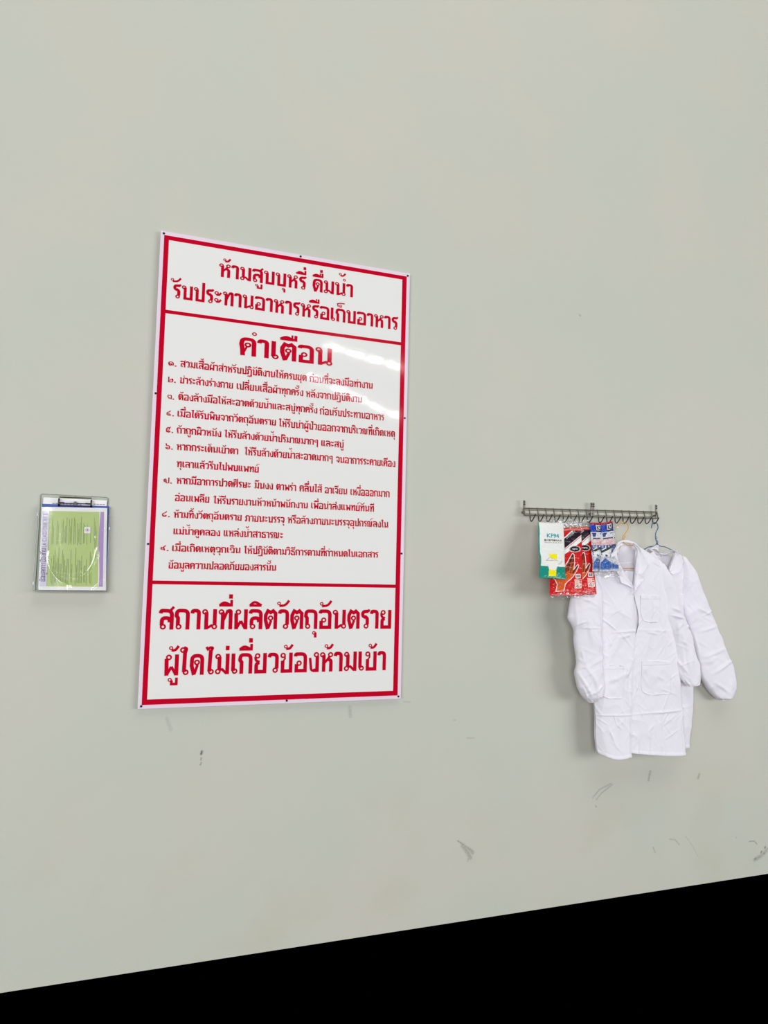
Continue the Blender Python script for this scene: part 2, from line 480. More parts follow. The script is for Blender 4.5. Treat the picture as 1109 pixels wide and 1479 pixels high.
    r3.inputs['From Min'].default_value = .25; r3.inputs['From Max'].default_value = .9; r3.inputs['To Min'].default_value = 1; r3.inputs['To Max'].default_value = 0
    L.new(sp.outputs['Z'], r3.inputs['Value'])
    m3 = N.new('ShaderNodeMath'); m3.operation = 'MULTIPLY'; L.new(r2.outputs[0], m3.inputs[0]); L.new(r3.outputs[0], m3.inputs[1])
    mxa = N.new('ShaderNodeMix'); mxa.data_type = 'RGBA'; L.new(m3.outputs[0], mxa.inputs['Factor']); L.new(r1.outputs[0], mxa.inputs['A'])
    mxa.inputs['B'].default_value = (*lin((186, 184, 164)), 1)
    mxb = N.new('ShaderNodeMix'); mxb.data_type = 'RGBA'; L.new(mu.outputs[0], mxb.inputs['Factor']); L.new(mxa.outputs['Result'], mxb.inputs['A'])
    mxb.inputs['B'].default_value = (*lin((62, 60, 55)), 1)
    L.new(mxb.outputs['Result'], b.inputs['Base Color'])
    nb = N.new('ShaderNodeTexNoise'); nb.inputs['Scale'].default_value = 90; nb.inputs['Detail'].default_value = 4
    L.new(tc.outputs['Object'], nb.inputs['Vector'])
    bp = N.new('ShaderNodeBump'); bp.inputs['Strength'].default_value = .25; bp.inputs['Distance'].default_value = .002
    L.new(nb.outputs['Fac'], bp.inputs['Height']); L.new(bp.outputs['Normal'], b.inputs['Normal'])
    return m

vf = ([], []); box(vf, -5, 9, 0.0, 0.15, 0.03, 7.0)
wall = obj('wall_back', *vf, wall_material()); tag(wall, 'plain grey-green painted wall with scuff marks near its foot', kind='structure')

# ------------------------------------------------------------------ the big warning sign
M_SIGN = mat('sign laminate white', (234, 233, 230), 0.045, spec=0.4, bump=0.05, bscale=45)
M_EDGE = mat('sign film rim pink', (232, 216, 230), 0.25)
M_RED = mat('sign print red', (196, 8, 42), 0.07, spec=0.35)
M_SCREW = mat('black screw head', (25, 22, 22), 0.4, metal=0.3)
sign = empty('warning_sign', (0.512, 0, 0.952), 'large white plastic warning sign with red Thai lettering and red frame', 'sign')
SW, SZ0, SZ1, SY = 1.025, 0.953, 2.742, -0.018
vf = ([], []); box(vf, 0, SW, SY, SY + .006, SZ0, SZ1)
board = obj('board', *vf, M_EDGE, sign); board['label'] = 'pale pink rimmed board'
bv = board.modifiers.new('round', 'BEVEL'); bv.width = .0012; bv.segments = 2
vf = ([], []); box(vf, .0135, SW-.0155, SY-.0006, SY+.0003, .9675, 2.7275)
obj('print_sheet', *vf, M_SIGN, sign)['label'] = 'glossy white printed face'
def flat(vf, x0, x1, z0, z1, y):
    v, f = vf; n = len(v); v += [(x0, y, z0), (x1, y, z0), (x1, y, z1), (x0, y, z1)]; f.append((n, n+1, n+2, n+3))
Y1 = SY - .0010
vf = ([], [])
X0, X1, x0, x1 = .0135, 1.0095, .0315, .9895
Z0_, Z1_, z0_, z1_ = .9675, 2.7265, .987, 2.7095
flat(vf, X0, X1, z1_, Z1_, Y1); flat(vf, X0, X1, Z0_, z0_, Y1); flat(vf, X0, x0, z0_, z1_, Y1); flat(vf, x1, X1, z0_, z1_, Y1)
obj('border', *vf, M_RED, sign)['label'] = 'broad red border line'
vf = ([], []); flat(vf, x0, x1, 2.424, 2.4375, Y1); obj('divider', *vf, M_RED, sign)
vf = ([], []); flat(vf, x0, x1, 1.404, 1.4175, Y1); obj('divider', *vf, M_RED, sign)
# studs: screw heads round the rim
for sx, sz in [(.012, 2.732), (.545, 2.734), (1.014, 2.730), (.010, 2.114), (.009, 1.551), (1.0145, 2.115), (1.0135, 1.546), (.012, .9635), (.549, .9635), (1.0135, .9635)]:
    vf = ([], []); cylinder_y(vf, sx, sz, SY-.0022, SY+.001, .0042, 10)
    obj('screw', *vf, M_SCREW, sign)
TEXT = [
  ('ห้ามสูบบุหรี่ ดื่มน้ำ', 0.223, 0.768, 2.5980, 0.0540),
  ('รับประทานอาหารหรือเก็บอาหาร', 0.054, 0.970, 2.4870, 0.0550),
  ('คำเตือน', 0.312, 0.685, 2.2985, 0.0720),
  ('๑.', 0.049, 0.079, 2.2235, 0.0220),
  ('สวมเสื้อผ้าสำหรับปฏิบัติงานให้ครบชุด', 0.094, 0.585, 2.2245, 0.0240),
  ('ก่อนที่จะลงมือทำงาน', 0.598, 0.867, 2.2230, 0.0250),
  ('๒.', 0.051, 0.079, 2.1610, 0.0220),
  ('ชำระล้างร่างกาย', 0.095, 0.294, 2.1620, 0.0230),
  ('เปลี่ยนเสื้อผ้าทุกครั้ง', 0.308, 0.573, 2.1620, 0.0240),
  ('หลังจากปฏิบัติงาน', 0.585, 0.821, 2.1605, 0.0240),
  ('๓.', 0.052, 0.076, 2.0965, 0.0220),
  ('ต้องล้างมือให้สะอาดด้วยน้ำและสบู่ทุกครั้ง', 0.092, 0.633, 2.0975, 0.0230),
  ('ก่อนรับประทานอาหาร', 0.645, 0.920, 2.0950, 0.0250),
  ('๔.', 0.051, 0.078, 2.0330, 0.0210),
  ('เมื่อได้รับพิษจากวัตถุอันตราย', 0.091, 0.467, 2.0330, 0.0230),
  ('ให้รีบนำผู้ป่วยออกจากบริเวณที่เกิดเหตุ', 0.480, 0.971, 2.0300, 0.0250),
  ('๕.', 0.052, 0.078, 1.9695, 0.0220),
  ('ถ้าถูกผิวหนัง', 0.092, 0.256, 1.9695, 0.0230),
  ('ให้รีบล้างด้วยน้ำปริมาณมากๆ', 0.270, 0.641, 1.9690, 0.0230),
  ('และสบู่', 0.654, 0.748, 1.9670, 0.0240),
  ('๖.', 0.053, 0.080, 1.9065, 0.0210),
  ('หากกระเด็นเข้าตา', 0.094, 0.324, 1.9070, 0.0230),
  ('ให้รีบล้างด้วยน้ำสะอาดมากๆ', 0.350, 0.704, 1.9070, 0.0240),
  ('จนอาการระคายเคือง', 0.719, 0.975, 1.9045, 0.0250),
  ('ทุเลาแล้วรีบไปพบแพทย์', 0.097, 0.406, 1.8420, 0.0230),
  ('๗.', 0.052, 0.082, 1.7785, 0.0220),
  ('หากมีอาการปวดศีรษะ', 0.099, 0.377, 1.7795, 0.0230),
  ('มึนงง', 0.392, 0.464, 1.7795, 0.0240),
  ('ตาพร่า', 0.478, 0.557, 1.7790, 0.0240),
  ('คลื่นไส้', 0.571, 0.662, 1.7785, 0.0250),
  ('อาเจียน', 0.675, 0.769, 1.7775, 0.0240),
  ('เหงื่อออกมาก', 0.783, 0.953, 1.7765, 0.0250),
  ('อ่อนเพลีย', 0.096, 0.222, 1.7145, 0.0230),
  ('ให้รีบรายงานหัวหน้าพนักงาน', 0.239, 0.607, 1.7120, 0.0230),
  ('เพื่อนำส่งแพทย์ทันที', 0.620, 0.886, 1.7130, 0.0240),
  ('๘.', 0.052, 0.080, 1.6530, 0.0210),
  ('ห้ามทิ้งวัตถุอันตราย', 0.095, 0.347, 1.6520, 0.0220),
  ('ภาชนะบรรจุ', 0.361, 0.514, 1.6500, 0.0240),
  ('หรือล้างภาชนะบรรจุอุปกรณ์ลงใน', 0.528, 0.950, 1.6505, 0.0240),
  ('แม่น้ำคูคลอง', 0.096, 0.267, 1.5895, 0.0220),
  ('แหล่งน้ำสาธารณะ', 0.281, 0.511, 1.5890, 0.0240),
  ('๙.', 0.052, 0.081, 1.5270, 0.0210),
  ('เมื่อเกิดเหตุฉุกเฉิน', 0.094, 0.347, 1.5265, 0.0220),
  ('ให้ปฏิบัติตามวิธีการตามที่กำหนดในเอกสาร', 0.362, 0.909, 1.5255, 0.0230),
  ('ข้อมูลความปลอดภัยของสารนั้น', 0.084, 0.488, 1.4625, 0.0230),
  ('สถานที่ผลิตวัตถุอันตราย', 0.059, 0.971, 1.2380, 0.0760),
  ('ผู้ใดไม่เกี่ยวข้องห้ามเข้า', 0.084, 0.951, 1.0705, 0.0770),
]
for t, a, c, zb, h in TEXT:
    bold = 1.05 if h > .03 else 1.1
    if h > .065: bold = 1.06
    lettering(sign, t, a, c, zb, h, Y1 - .0004, M_RED, bold)

# ------------------------------------------------------------------ document holder on the left
M_ACR = film_mat('clear acrylic', (253, 254, 253), gloss=.012, rough=.05, body=.012)
M_ACR_EDGE = mat('acrylic cut edge', (138, 141, 136), 0.2)
M_PAPER = mat('white paper', (240, 239, 240), 0.7, grain=.02)
M_BLUE = mat('blue clipboard plastic', (24, 72, 160), 0.35)
M_WIRE = mat('black wire', (22, 20, 24), 0.35, metal=.5)
holder = empty('document_holder', (-.24, 0, 1.372), 'clear acrylic wall pocket holding papers, left of the warning sign', 'holder')
vf = ([], []); box(vf, -.362, -.136, -.004, -.001, 1.377, 1.716); obj('back_panel', *vf, M_ACR, holder)
vf = ([], []); tube(vf, [(-.362, -.003, 1.377), (-.362, -.003, 1.712), (-.356, -.003, 1.716), (-.142, -.003, 1.716), (-.136, -.003, 1.712), (-.136, -.003, 1.377)], .0012, 6)
obj('panel_edge', *vf, M_ACR_EDGE, holder)['label'] = 'grey edge of the clear back panel'
vf = ([], []); box(vf, -.366, -.126, -.040, -.001, 1.3735, 1.3765)
obj('bottom_panel', *vf, M_ACR_EDGE, holder)['label'] = 'dark looking cut edge along the bottom'
vf = ([], []); box(vf, -.367, -.364, -.040, -.001, 1.376, 1.640); obj('side_panel', *vf, M_ACR, holder)
vf = ([], []); box(vf, -.129, -.126, -.040, -.001, 1.376, 1.640); obj('side_panel', *vf, M_ACR, holder)
for sx in (-.3655, -.1275):
    vf = ([], []); tube(vf, [(sx, -.040, 1.376), (sx, -.040, 1.640), (sx, -.006, 1.645)], .0009, 6)
    obj('side_edge', *vf, M_ACR_EDGE, holder)
for px, pz in ((-.3655, 1.64), (-.3655, 1.40), (-.1275, 1.60)):
    vf = ([], []); tube(vf, [(px, -.0405, pz-.004), (px, -.0405, pz+.006)], .0016, 6)
    obj('glue_bead', *vf, mat('clear glue', (225, 228, 226), .1), holder)

# white sheets at the back of the pocket
wd = empty('paper_document', (-.245, -.011, 1.378), 'white printed sheets standing behind the blue clipboard in the wall pocket', 'paper')
for k in range(3):
    vf = ([], []); box(vf, -.352+.001*k, -.140-.0005*k, -.0095-.0012*k, -.009-.0012*k, 1.378, 1.7035-.002*k)
    obj('sheet', *vf, M_PAPER, wd)
M_INK = mat('grey ink', (150, 130, 150), .7); M_RINK = mat('red ink', (190, 120, 140), .7)
vf = ([], [])
for k in range(9): flat(vf, -.322+.011*k, -.313+.011*k, 1.6815, 1.6845, -.0124)
obj('printed_line', *vf, M_INK, wd)
vf = ([], [])
for k in range(4): flat(vf, -.185+.010*k, -.177+.010*k, 1.6865, 1.6895, -.0124)
obj('printed_line', *vf, M_RINK, wd)

# blue clipboard with black wire clip
cb = empty('clipboard', (-.245, -.016, 1.378), 'blue clipboard with black wire clip in the wall pocket', 'clipboard')
vf = ([(x, y, z) for y in (-.0165, -.0142) for x, z in ((-.346, 1.378), (-.1262, 1.378), (-.1325, 1.683), (-.3545, 1.680))],
      [(0, 1, 2, 3), (7, 6, 5, 4), (0, 4, 5, 1), (1, 5, 6, 2), (2, 6, 7, 3), (3, 7, 4, 0)])
o = obj('board', *vf, M_BLUE, cb); bv = o.modifiers.new('r', 'BEVEL'); bv.width = .0008; bv.segments = 2
vf = ([], [])
tube(vf, [(-.300, -.019, 1.676), (-.193, -.019, 1.678)], .0018, 8)
tube(vf, [(-.300, -.024, 1.706), (-.193, -.024, 1.708)], .0019, 8)
obj('wire_bar', *vf, mat('brown grey steel', (78, 62, 60), .3, metal=.7), cb)
for ax in (-.300, -.193):
    vf = ([], []); tube(vf, [(ax, -.020, 1.676), (ax, -.026, 1.682), (ax, -.026, 1.696), (ax, -.021, 1.700)], .0033, 8)
    obj('clip_arm', *vf, M_WIRE, cb)
vf = ([], [])
box(vf, -.298, -.282, -.023, -.018, 1.684, 1.689); box(vf, -.212, -.194, -.023, -.018, 1.685, 1.690)
tube(vf, [(-.284, -.020, 1.6855), (-.210, -.020, 1.687)], .0016, 6)
obj('clip_plate', *vf, M_WIRE, cb)
vf = ([], []); cylinder_y(vf, -.246, 1.688, -.027, -.016, .0055, 14); obj('rivet', *vf, mat('dull rivet', (92, 84, 84), .3, metal=.7), cb)
vf = ([], []); box(vf, -.252, -.242, -.025, -.022, 1.7105, 1.7125); obj('clip_tab', *vf, M_ACR_EDGE, cb)
vf = ([], []); tube(vf, [(-.299, -.023, 1.7125), (-.195, -.023, 1.7145)], .0009, 6); obj('spring_wire', *vf, mat('light steel', (196, 190, 176), .3, metal=.5), cb)

# the green safety poster in the front
ps = empty('safety_poster', (-.243, -.030, 1.379), 'green and purple printed safety sheet with sideways writing in the wall pocket', 'poster')
PY = -.0290
def quad(vf, P, y):
    v, f = vf; n = len(v); v += [(p[0], y, p[1]) for p in P]; f.append(tuple(range(n, n+len(P))))
TL, TR, BR, BL = (-.354, 1.668), (-.138, 1.675), (-.1285, 1.379), (-.3475, 1.378)
def Q(u, w, y):                                    # u across, w down, both 0..1 on the sheet
    x = (TL[0]*(1-u)+TR[0]*u)*(1-w)+(BL[0]*(1-u)+BR[0]*u)*w
    z = (TL[1]*(1-u)+TR[1]*u)*(1-w)+(BL[1]*(1-u)+BR[1]*u)*w
    return (x, y, z)
def qrect(vf, u0, u1, w0, w1, y, nw=1):
    v, f = vf
    for k in range(nw):
        a = w0+(w1-w0)*k/nw; c = w0+(w1-w0)*(k+1)/nw; n = len(v)
        v += [Q(u0, c, y), Q(u1, c, y), Q(u1, a, y), Q(u0, a, y)]; f.append((n, n+1, n+2, n+3))
vf = ([], [])
front = [Q(0, 1, PY), Q(1, 1, PY), Q(1, 0, PY), Q(0, 0, PY)]; back = [(p[0], p[1]+.0006, p[2]) for p in front]
obj('sheet', front+back, [(0, 1, 2, 3), (7, 6, 5, 4), (0, 4, 5, 1), (1, 5, 6, 2), (2, 6, 7, 3), (3, 7, 4, 0)], M_PAPER, ps)
vf = ([], []); qrect(vf, .012, .115, .05, .957, PY-.0003); obj('title_band', *vf, mat('lavender print', (214, 211, 230), .55), ps)['label'] = 'pale lavender title band'
vf = ([], []); qrect(vf, .112, .878, .048, .957, PY-.0003); obj('green_field', *vf, mat('green print', (183, 205, 128), .55, grain=.03, bscale=300), ps)['label'] = 'light green text field'
v = []; f = []
for k in range(25):                                # purple band with a wavy inner edge
    w = .048+.908*k/24; wv = .012*math.sin(k/24*7+2)
    v += [Q(.884+wv, w, PY-.0005), Q(.951, w, PY-.0005)]
f = [(2*k, 2*k+2, 2*k+3, 2*k+1) for k in range(24)]
obj('side_band', v, f, mat('purple print', (178, 146, 202), .55), ps)['label'] = 'purple side band'
rnd = random.Random(4)
vf = ([], [])
for k in range(34):                                # sideways lines of small print
    u = .165+.60*k/33
    if .70 < u < .735: continue
    for a0, a1 in ((.08, .46), (.48, .94)):
        s = a0+rnd.random()*(a1-a0)*.5; e = a1-rnd.random()*.04
        if rnd.random() < .18: continue
        w = s
        while w < e:
            d = .006+rnd.random()*.018; qrect(vf, u, u+.0065, w, min(e, w+d), PY-.0006); w += d+.004
obj('small_print', *vf, mat('dark green ink', (80, 100, 50), .6), ps)
vf = ([], [])
for k in range(4): qrect(vf, .80+.012*k, .8045+.012*k, .12+.05*k, .40+.1*k, PY-.0006)
obj('small_print', *vf, mat('dark green ink', (118, 138, 84), .6), ps)
vf = ([], [])
for k in range(45):
    w = .16+k*.0145; du = .008*math.sin(k*1.3)
    qrect(vf, .118+du*.3, .124+du*.3, w, w+.010, PY-.0006)
obj('small_print', *vf, mat('red brown ink', (196, 150, 120), .6), ps)['label'] = 'thin orange red line of small print'
vf = ([], []); qrect(vf, .652, .745, .235, .310, PY-.0007); obj('hazard_label', *vf, M_PAPER, ps)
def diamond(r, y, m, nm):
    c = (.698, .272); ru, rw = r, r*.74
    obj(nm, [Q(c[0]-ru, c[1], y), Q(c[0], c[1]+rw, y), Q(c[0]+ru, c[1], y), Q(c[0], c[1]-rw, y)], [(0, 1, 2, 3)], m, ps)
diamond(.036, PY-.0009, M_INK, 'hazard_diamond'); diamond(.029, PY-.0010, M_PAPER, 'hazard_diamond'); diamond(.014, PY-.0011, M_WIRE, 'hazard_diamond')
M_TITLE = mat('violet title ink', (104, 84, 134), .6)
def sideways(vs, fs, w0, w1, u0, u1, m):           # text running up the sheet
    obj('lettering', [Q(u1-(u1-u0)*y, w0+(w1-w0)*x, PY-.0008) for x, y in vs], [tuple(reversed(q)) for q in fs], m, ps)
tv, tf, tw = thai('ข้อมูลการป้องกัน', 1.0)
sideways([(x/tw, y) for x, y, _ in tv], tf, .90, .50, .024, .088, M_TITLE)
tv, tf = text_mesh('LA CLASS ONE XT 5'); sideways(tv, tf, .485, .08, .028, .090, M_TITLE)

# crinkled clear sleeve over the poster: welded curved creases catch the light
NU, NW = 110, 140
U, W = np.meshgrid(np.linspace(0, 1, NU), np.linspace(0, 1, NW))
hgt = .0005*vnoise(U*5, W*6)
def arc(cx, cy, rx, ry, a0, a1, amp, wid):
    ang = np.arctan2(W-cy, U-cx); r = np.hypot((U-cx)/rx, (W-cy)/ry)
    win = 1/(1+np.exp(-(ang-a0)*14))*1/(1+np.exp((ang-a1)*14))
    return amp*np.exp(-((r-1)/wid)**2)*win
hgt = hgt + arc(.50, .52, .36, .37, .1, 2.9, .0075, .06) + arc(.46, .72, .24, .10, .4, 2.7, .007, .12)
d, t = seg_dist(U, W, .455, .83, .455, .97); hgt += .003*np.exp(-(d/.02)**2)
d, t = seg_dist(U, W, 1.0, .26, .84, .36); hgt += .003*np.exp(-(d/.012)**2)
d, t = seg_dist(U, W, .80, 1.0, .96, .88); hgt += .003*np.exp(-(d/.012)**2)
vs = []
for j in range(NW):
    for i in range(NU):
        x, y, z = Q(U[j, i], W[j, i], 0); vs.append((x, -.0335-hgt[j, i], z))
fs = [(j*NU+i, (j+1)*NU+i, (j+1)*NU+i+1, j*NU+i+1) for j in range(NW-1) for i in range(NU-1)]
obj('clear_sleeve', vs, fs, film_mat('crinkled clear film', (255, 255, 254), gloss=.09, rough=.12, body=.02), ps, True)['label'] = 'crinkled clear plastic cover'

# ------------------------------------------------------------------ wire hook rack
M_RACK = mat('rack dark nickel wire', (112, 108, 97), 0.4, metal=.25)
M_HOOK = mat('rack hook wire', (52, 48, 43), 0.4, metal=.2)
rack = empty('hook_rack', (1.95, 0, 1.72), 'long grey wire coat rack with sixteen hooks screwed to the wall', 'rack')
tilt = lambda x: (x-1.596)*.0265
def rail(xa, xb, y, z, r=.0024):
    vf = ([], []); tube(vf, [(xa, y, z+tilt(xa)), (xb, y, z+tilt(xb))], r, 8); obj('rail', *vf, M_RACK, rack)
rail(1.590, 2.320, -.022, 1.764, .0030); rail(1.586, 2.318, -.032, 1.7335, .0030)
rail(1.590, 2.318, -.006, 1.757, .0010); rail(1.590, 2.318, -.006, 1.742, .0010)
for xa in (1.590, 2.318):
    vf = ([], []); tube(vf, [(xa, -.022, 1.764+tilt(xa)), (xa-.002, -.032, 1.7335+tilt(xa))], .003, 8); obj('rail', *vf, M_RACK, rack)
xs = [1.617, 1.660, 1.702, 1.744, 1.789, 1.830, 1.873, 1.917, 1.979, 2.024, 2.070, 2.115, 2.157, 2.199, 2.242, 2.285]
for x in xs:
    t = tilt(x)
    pts = catmull([(x, -.020, 1.768+t), (x, -.026, 1.750+t), (x, -.031, 1.7335+t), (x, -.032, 1.718+t), (x, -.037, 1.7085+t), (x, -.046, 1.7065+t), (x, -.060, 1.717+t), (x, -.075, 1.734+t)], 4)
    vf = ([], []); tube(vf, pts[:9], .0024, 8); obj('cross_wire', *vf, M_RACK, rack)
    vf = ([], []); tube(vf, pts[8:], .0025, 8); obj('hook', *vf, M_HOOK, rack)
def bracket(x, w=.009):
    t = tilt(x); vf = ([], [])
    box(vf, x-w/2, x+w/2, -.0205, -.0175, 1.737+t, 1.800+t)
    box(vf, x-w/2+.002, x+w/2-.002, -.0180, -.0002, 1.744+t, 1.752+t)
    o = obj('bracket', *vf, M_RACK, rack)
    for dz in (1.782, 1.792):
        vf = ([], []); cylinder_y(vf, x, dz+t, -.0235, -.0195, .0034, 10); obj('screw', *vf, M_SCREW, o)
bracket(1.594); bracket(1.949); bracket(1.9605, .007); bracket(2.317)
COAT_LEFT = [
    ((1.894, -0.075, 1.518), (2.036, -0.085, 1.612)),
    ((1.916, -0.075, 1.463), (2.036, -0.1, 1.54)),
    ((1.931, -0.075, 1.417), (2.051, -0.105, 1.506)),
    ((1.931, -0.075, 1.355), (2.104, -0.11, 1.423)),
    ((1.928, -0.075, 1.263), (2.099, -0.115, 1.321)),
    ((1.928, -0.075, 1.207), (2.114, -0.115, 1.213)),
    ((1.925, -0.075, 1.079), (2.099, -0.115, 1.081)),
    ((1.925, -0.075, 0.928), (2.095, -0.115, 0.959)),
    ((1.93, -0.075, 0.846), (2.093, -0.115, 0.865)),
    ((1.93, -0.075, 0.771), (2.091, -0.115, 0.771)),
    ((1.94, -0.075, 0.696), (2.09, -0.115, 0.675)),
]
COAT_RIGHT = [
    ((2.144, -0.085, 1.619), (2.289, -0.075, 1.553)),
    ((2.122, -0.1, 1.561), (2.325, -0.075, 1.512)),
    ((2.116, -0.103, 1.498), (2.341, -0.075, 1.455)),
    ((2.11, -0.105, 1.42), (2.348, -0.075, 1.39)),
    ((2.138, -0.103, 1.311), (2.356, -0.075, 1.326)),
    ((2.135, -0.103, 1.242), (2.37, -0.075, 1.233)),
    ((2.105, -0.103, 1.156), (2.384, -0.075, 1.134)),
    ((2.078, -0.103, 1.064), (2.398, -0.075, 1.012)),
    ((2.07, -0.103, 0.958), (2.405, -0.075, 0.91)),
    ((2.066, -0.103, 0.861), (2.413, -0.075, 0.84)),
    ((2.066, -0.103, 0.77), (2.419, -0.075, 0.742)),
    ((2.066, -0.103, 0.696), (2.425, -0.075, 0.655)),
]
COAT_SLEEVE_LEFT = [
    ((1.879, -0.075, 1.524), (1.924, -0.075, 1.478)),
    ((1.84, -0.08, 1.471), (1.942, -0.09, 1.417)),
    ((1.797, -0.09, 1.391), (1.939, -0.105, 1.362)),
    ((1.779, -0.09, 1.309), (1.941, -0.105, 1.307)),
    ((1.778, -0.09, 1.282), (1.939, -0.105, 1.28)),
    ((1.808, -0.09, 1.237), (1.937, -0.105, 1.237)),
    ((1.809, -0.09, 1.183), (1.937, -0.105, 1.183)),
    ((1.823, -0.09, 1.098), (1.941, -0.105, 1.086)),
    ((1.816, -0.09, 1.039), (1.947, -0.105, 1.031)),
    ((1.841, -0.09, 0.963), (1.948, -0.105, 0.974)),
    ((1.876, -0.09, 0.926), (1.932, -0.105, 0.933)),
    ((1.889, -0.09, 0.92), (1.918, -0.105, 0.923)),
]
COAT_SLEEVE_RIGHT = [
    ((2.282, -0.07, 1.544), (2.305, -0.08, 1.535)),
    ((2.281, -0.07, 1.47), (2.357, -0.08, 1.455)),
    ((2.3, -0.07, 1.357), (2.396, -0.08, 1.355)),
    ((2.312, -0.07, 1.293), (2.42, -0.08, 1.291)),
    ((2.34, -0.07, 1.245), (2.444, -0.08, 1.236)),
    ((2.359, -0.07, 1.207), (2.46, -0.08, 1.207)),
    ((2.379, -0.07, 1.111), (2.488, -0.08, 1.11)),
    ((2.39, -0.07, 1.037), (2.514, -0.08, 1.029)),
    ((2.406, -0.07, 1.002), (2.511, -0.08, 0.984)),
    ((2.438, -0.07, 0.972), (2.49, -0.08, 0.972)),
]
REAR_SLEEVE_RIGHT = [
    ((2.447, -0.04, 1.578), (2.471, -0.04, 1.569)),
    ((2.454, -0.04, 1.515), (2.525, -0.04, 1.51)),
    ((2.454, -0.04, 1.456), (2.549, -0.04, 1.457)),
    ((2.453, -0.04, 1.357), (2.604, -0.04, 1.335)),
    ((2.465, -0.04, 1.292), (2.628, -0.04, 1.285)),
    ((2.489, -0.04, 1.23), (2.67, -0.04, 1.202)),
    ((2.532, -0.04, 1.105), (2.725, -0.04, 1.092)),
    ((2.561, -0.04, 1.003), (2.756, -0.04, 0.998)),
    ((2.611, -0.04, 0.933), (2.761, -0.04, 0.931)),
    ((2.649, -0.04, 0.902), (2.735, -0.04, 0.899)),
    ((2.674, -0.04, 0.89), (2.709, -0.04, 0.892)),
]
REAR_RIGHT = [
    ((2.401, -0.045, 1.599), (2.468, -0.035, 1.568)),
    ((2.352, -0.055, 1.506), (2.476, -0.035, 1.516)),
    ((2.358, -0.055, 1.422), (2.471, -0.035, 1.456)),
    ((2.357, -0.055, 1.325), (2.461, -0.035, 1.324)),
    ((2.357, -0.055, 1.228), (2.473, -0.035, 1.242)),
    ((2.356, -0.055, 1.1), (2.496, -0.035, 1.095)),
    ((2.351, -0.055, 0.969), (2.514, -0.035, 0.961)),
    ((2.35, -0.055, 0.852), (2.51, -0.035, 0.842)),
    ((2.349, -0.055, 0.742), (2.491, -0.035, 0.73)),
    ((2.349, -0.055, 0.688), (2.487, -0.035, 0.676)),
]
REAR_LEFT = [
    ((2.176, -0.03, 1.531), (2.279, -0.04, 1.596)),
    ((2.176, -0.03, 1.467), (2.319, -0.05, 1.535)),
    ((2.187, -0.03, 1.387), (2.363, -0.05, 1.422)),
    ((2.195, -0.03, 1.323), (2.37, -0.05, 1.325)),
    ((2.195, -0.03, 1.227), (2.369, -0.05, 1.228)),
    ((2.194, -0.03, 1.1), (2.368, -0.05, 1.099)),
    ((2.202, -0.03, 0.97), (2.367, -0.05, 0.968)),
    ((2.201, -0.03, 0.854), (2.366, -0.05, 0.851)),
    ((2.209, -0.03, 0.744), (2.365, -0.05, 0.74)),
    ((2.216, -0.03, 0.697), (2.365, -0.05, 0.686)),
]
COLLAR_R_OUT = [(2.088, -0.125, 1.626), (2.115, -0.125, 1.611), (2.146, -0.125, 1.579), (2.176, -0.125, 1.525), (2.138, -0.125, 1.483)]
LAPEL_R_OUT = [(2.138, -0.125, 1.483), (2.156, -0.125, 1.466), (2.118, -0.125, 1.427), (2.093, -0.125, 1.389)]
COLLAR_R_IN = [(2.098, -0.115, 1.614), (2.115, -0.115, 1.589), (2.108, -0.115, 1.526), (2.106, -0.115, 1.483)]
LAPEL_R_IN = [(2.106, -0.115, 1.483), (2.104, -0.115, 1.458), (2.101, -0.115, 1.42), (2.1, -0.115, 1.395)]
COLLAR_L_OUT = [(2.035, -0.12, 1.626), (2.002, -0.12, 1.61), (1.976, -0.12, 1.572), (1.987, -0.12, 1.517), (2.02, -0.12, 1.475)]
COLLAR_L_IN = [(2.039, -0.115, 1.615), (2.021, -0.115, 1.605), (2.013, -0.115, 1.574), (2.02, -0.115, 1.543), (2.04, -0.115, 1.509)]
LAPEL_L_OUT = [(2.02, -0.12, 1.475), (2.031, -0.12, 1.444), (2.065, -0.12, 1.434), (2.096, -0.12, 1.42)]
LAPEL_L_IN = [(2.04, -0.115, 1.509), (2.062, -0.115, 1.479), (2.081, -0.115, 1.451), (2.1, -0.115, 1.426)]
NECK_BACK = [(2.054, -0.06, 1.607), (2.067, -0.06, 1.624), (2.092, -0.06, 1.632), (2.117, -0.06, 1.633), (2.14, -0.06, 1.629), (2.156, -0.06, 1.617), (2.164, -0.06, 1.592)]
POCKET_CHEST = [(2.149, -0.11, 1.393), (2.273, -0.11, 1.391), (2.269, -0.11, 1.275), (2.246, -0.11, 1.266), (2.215, -0.11, 1.266), (2.176, -0.11, 1.271), (2.151, -0.11, 1.285)]
POCKET_LOW_R = [(2.156, -0.11, 1.095), (2.327, -0.11, 1.086), (2.336, -0.11, 0.953), (2.318, -0.11, 0.938), (2.223, -0.11, 0.938), (2.175, -0.11, 0.948), (2.155, -0.11, 0.965)]
POCKET_LOW_L = [(1.924, -0.12, 1.082), (2.057, -0.12, 1.079), (2.057, -0.12, 0.943), (2.035, -0.12, 0.931), (1.983, -0.12, 0.933), (1.95, -0.12, 0.943), (1.928, -0.12, 0.968)]
R_COLLAR_OUT = [(2.379, -0.07, 1.598), (2.407, -0.07, 1.583), (2.428, -0.07, 1.551), (2.411, -0.07, 1.501), (2.362, -0.07, 1.487)]
R_COLLAR_IN = [(2.386, -0.06, 1.595), (2.375, -0.06, 1.569), (2.363, -0.06, 1.542), (2.35, -0.06, 1.513), (2.348, -0.06, 1.506)]
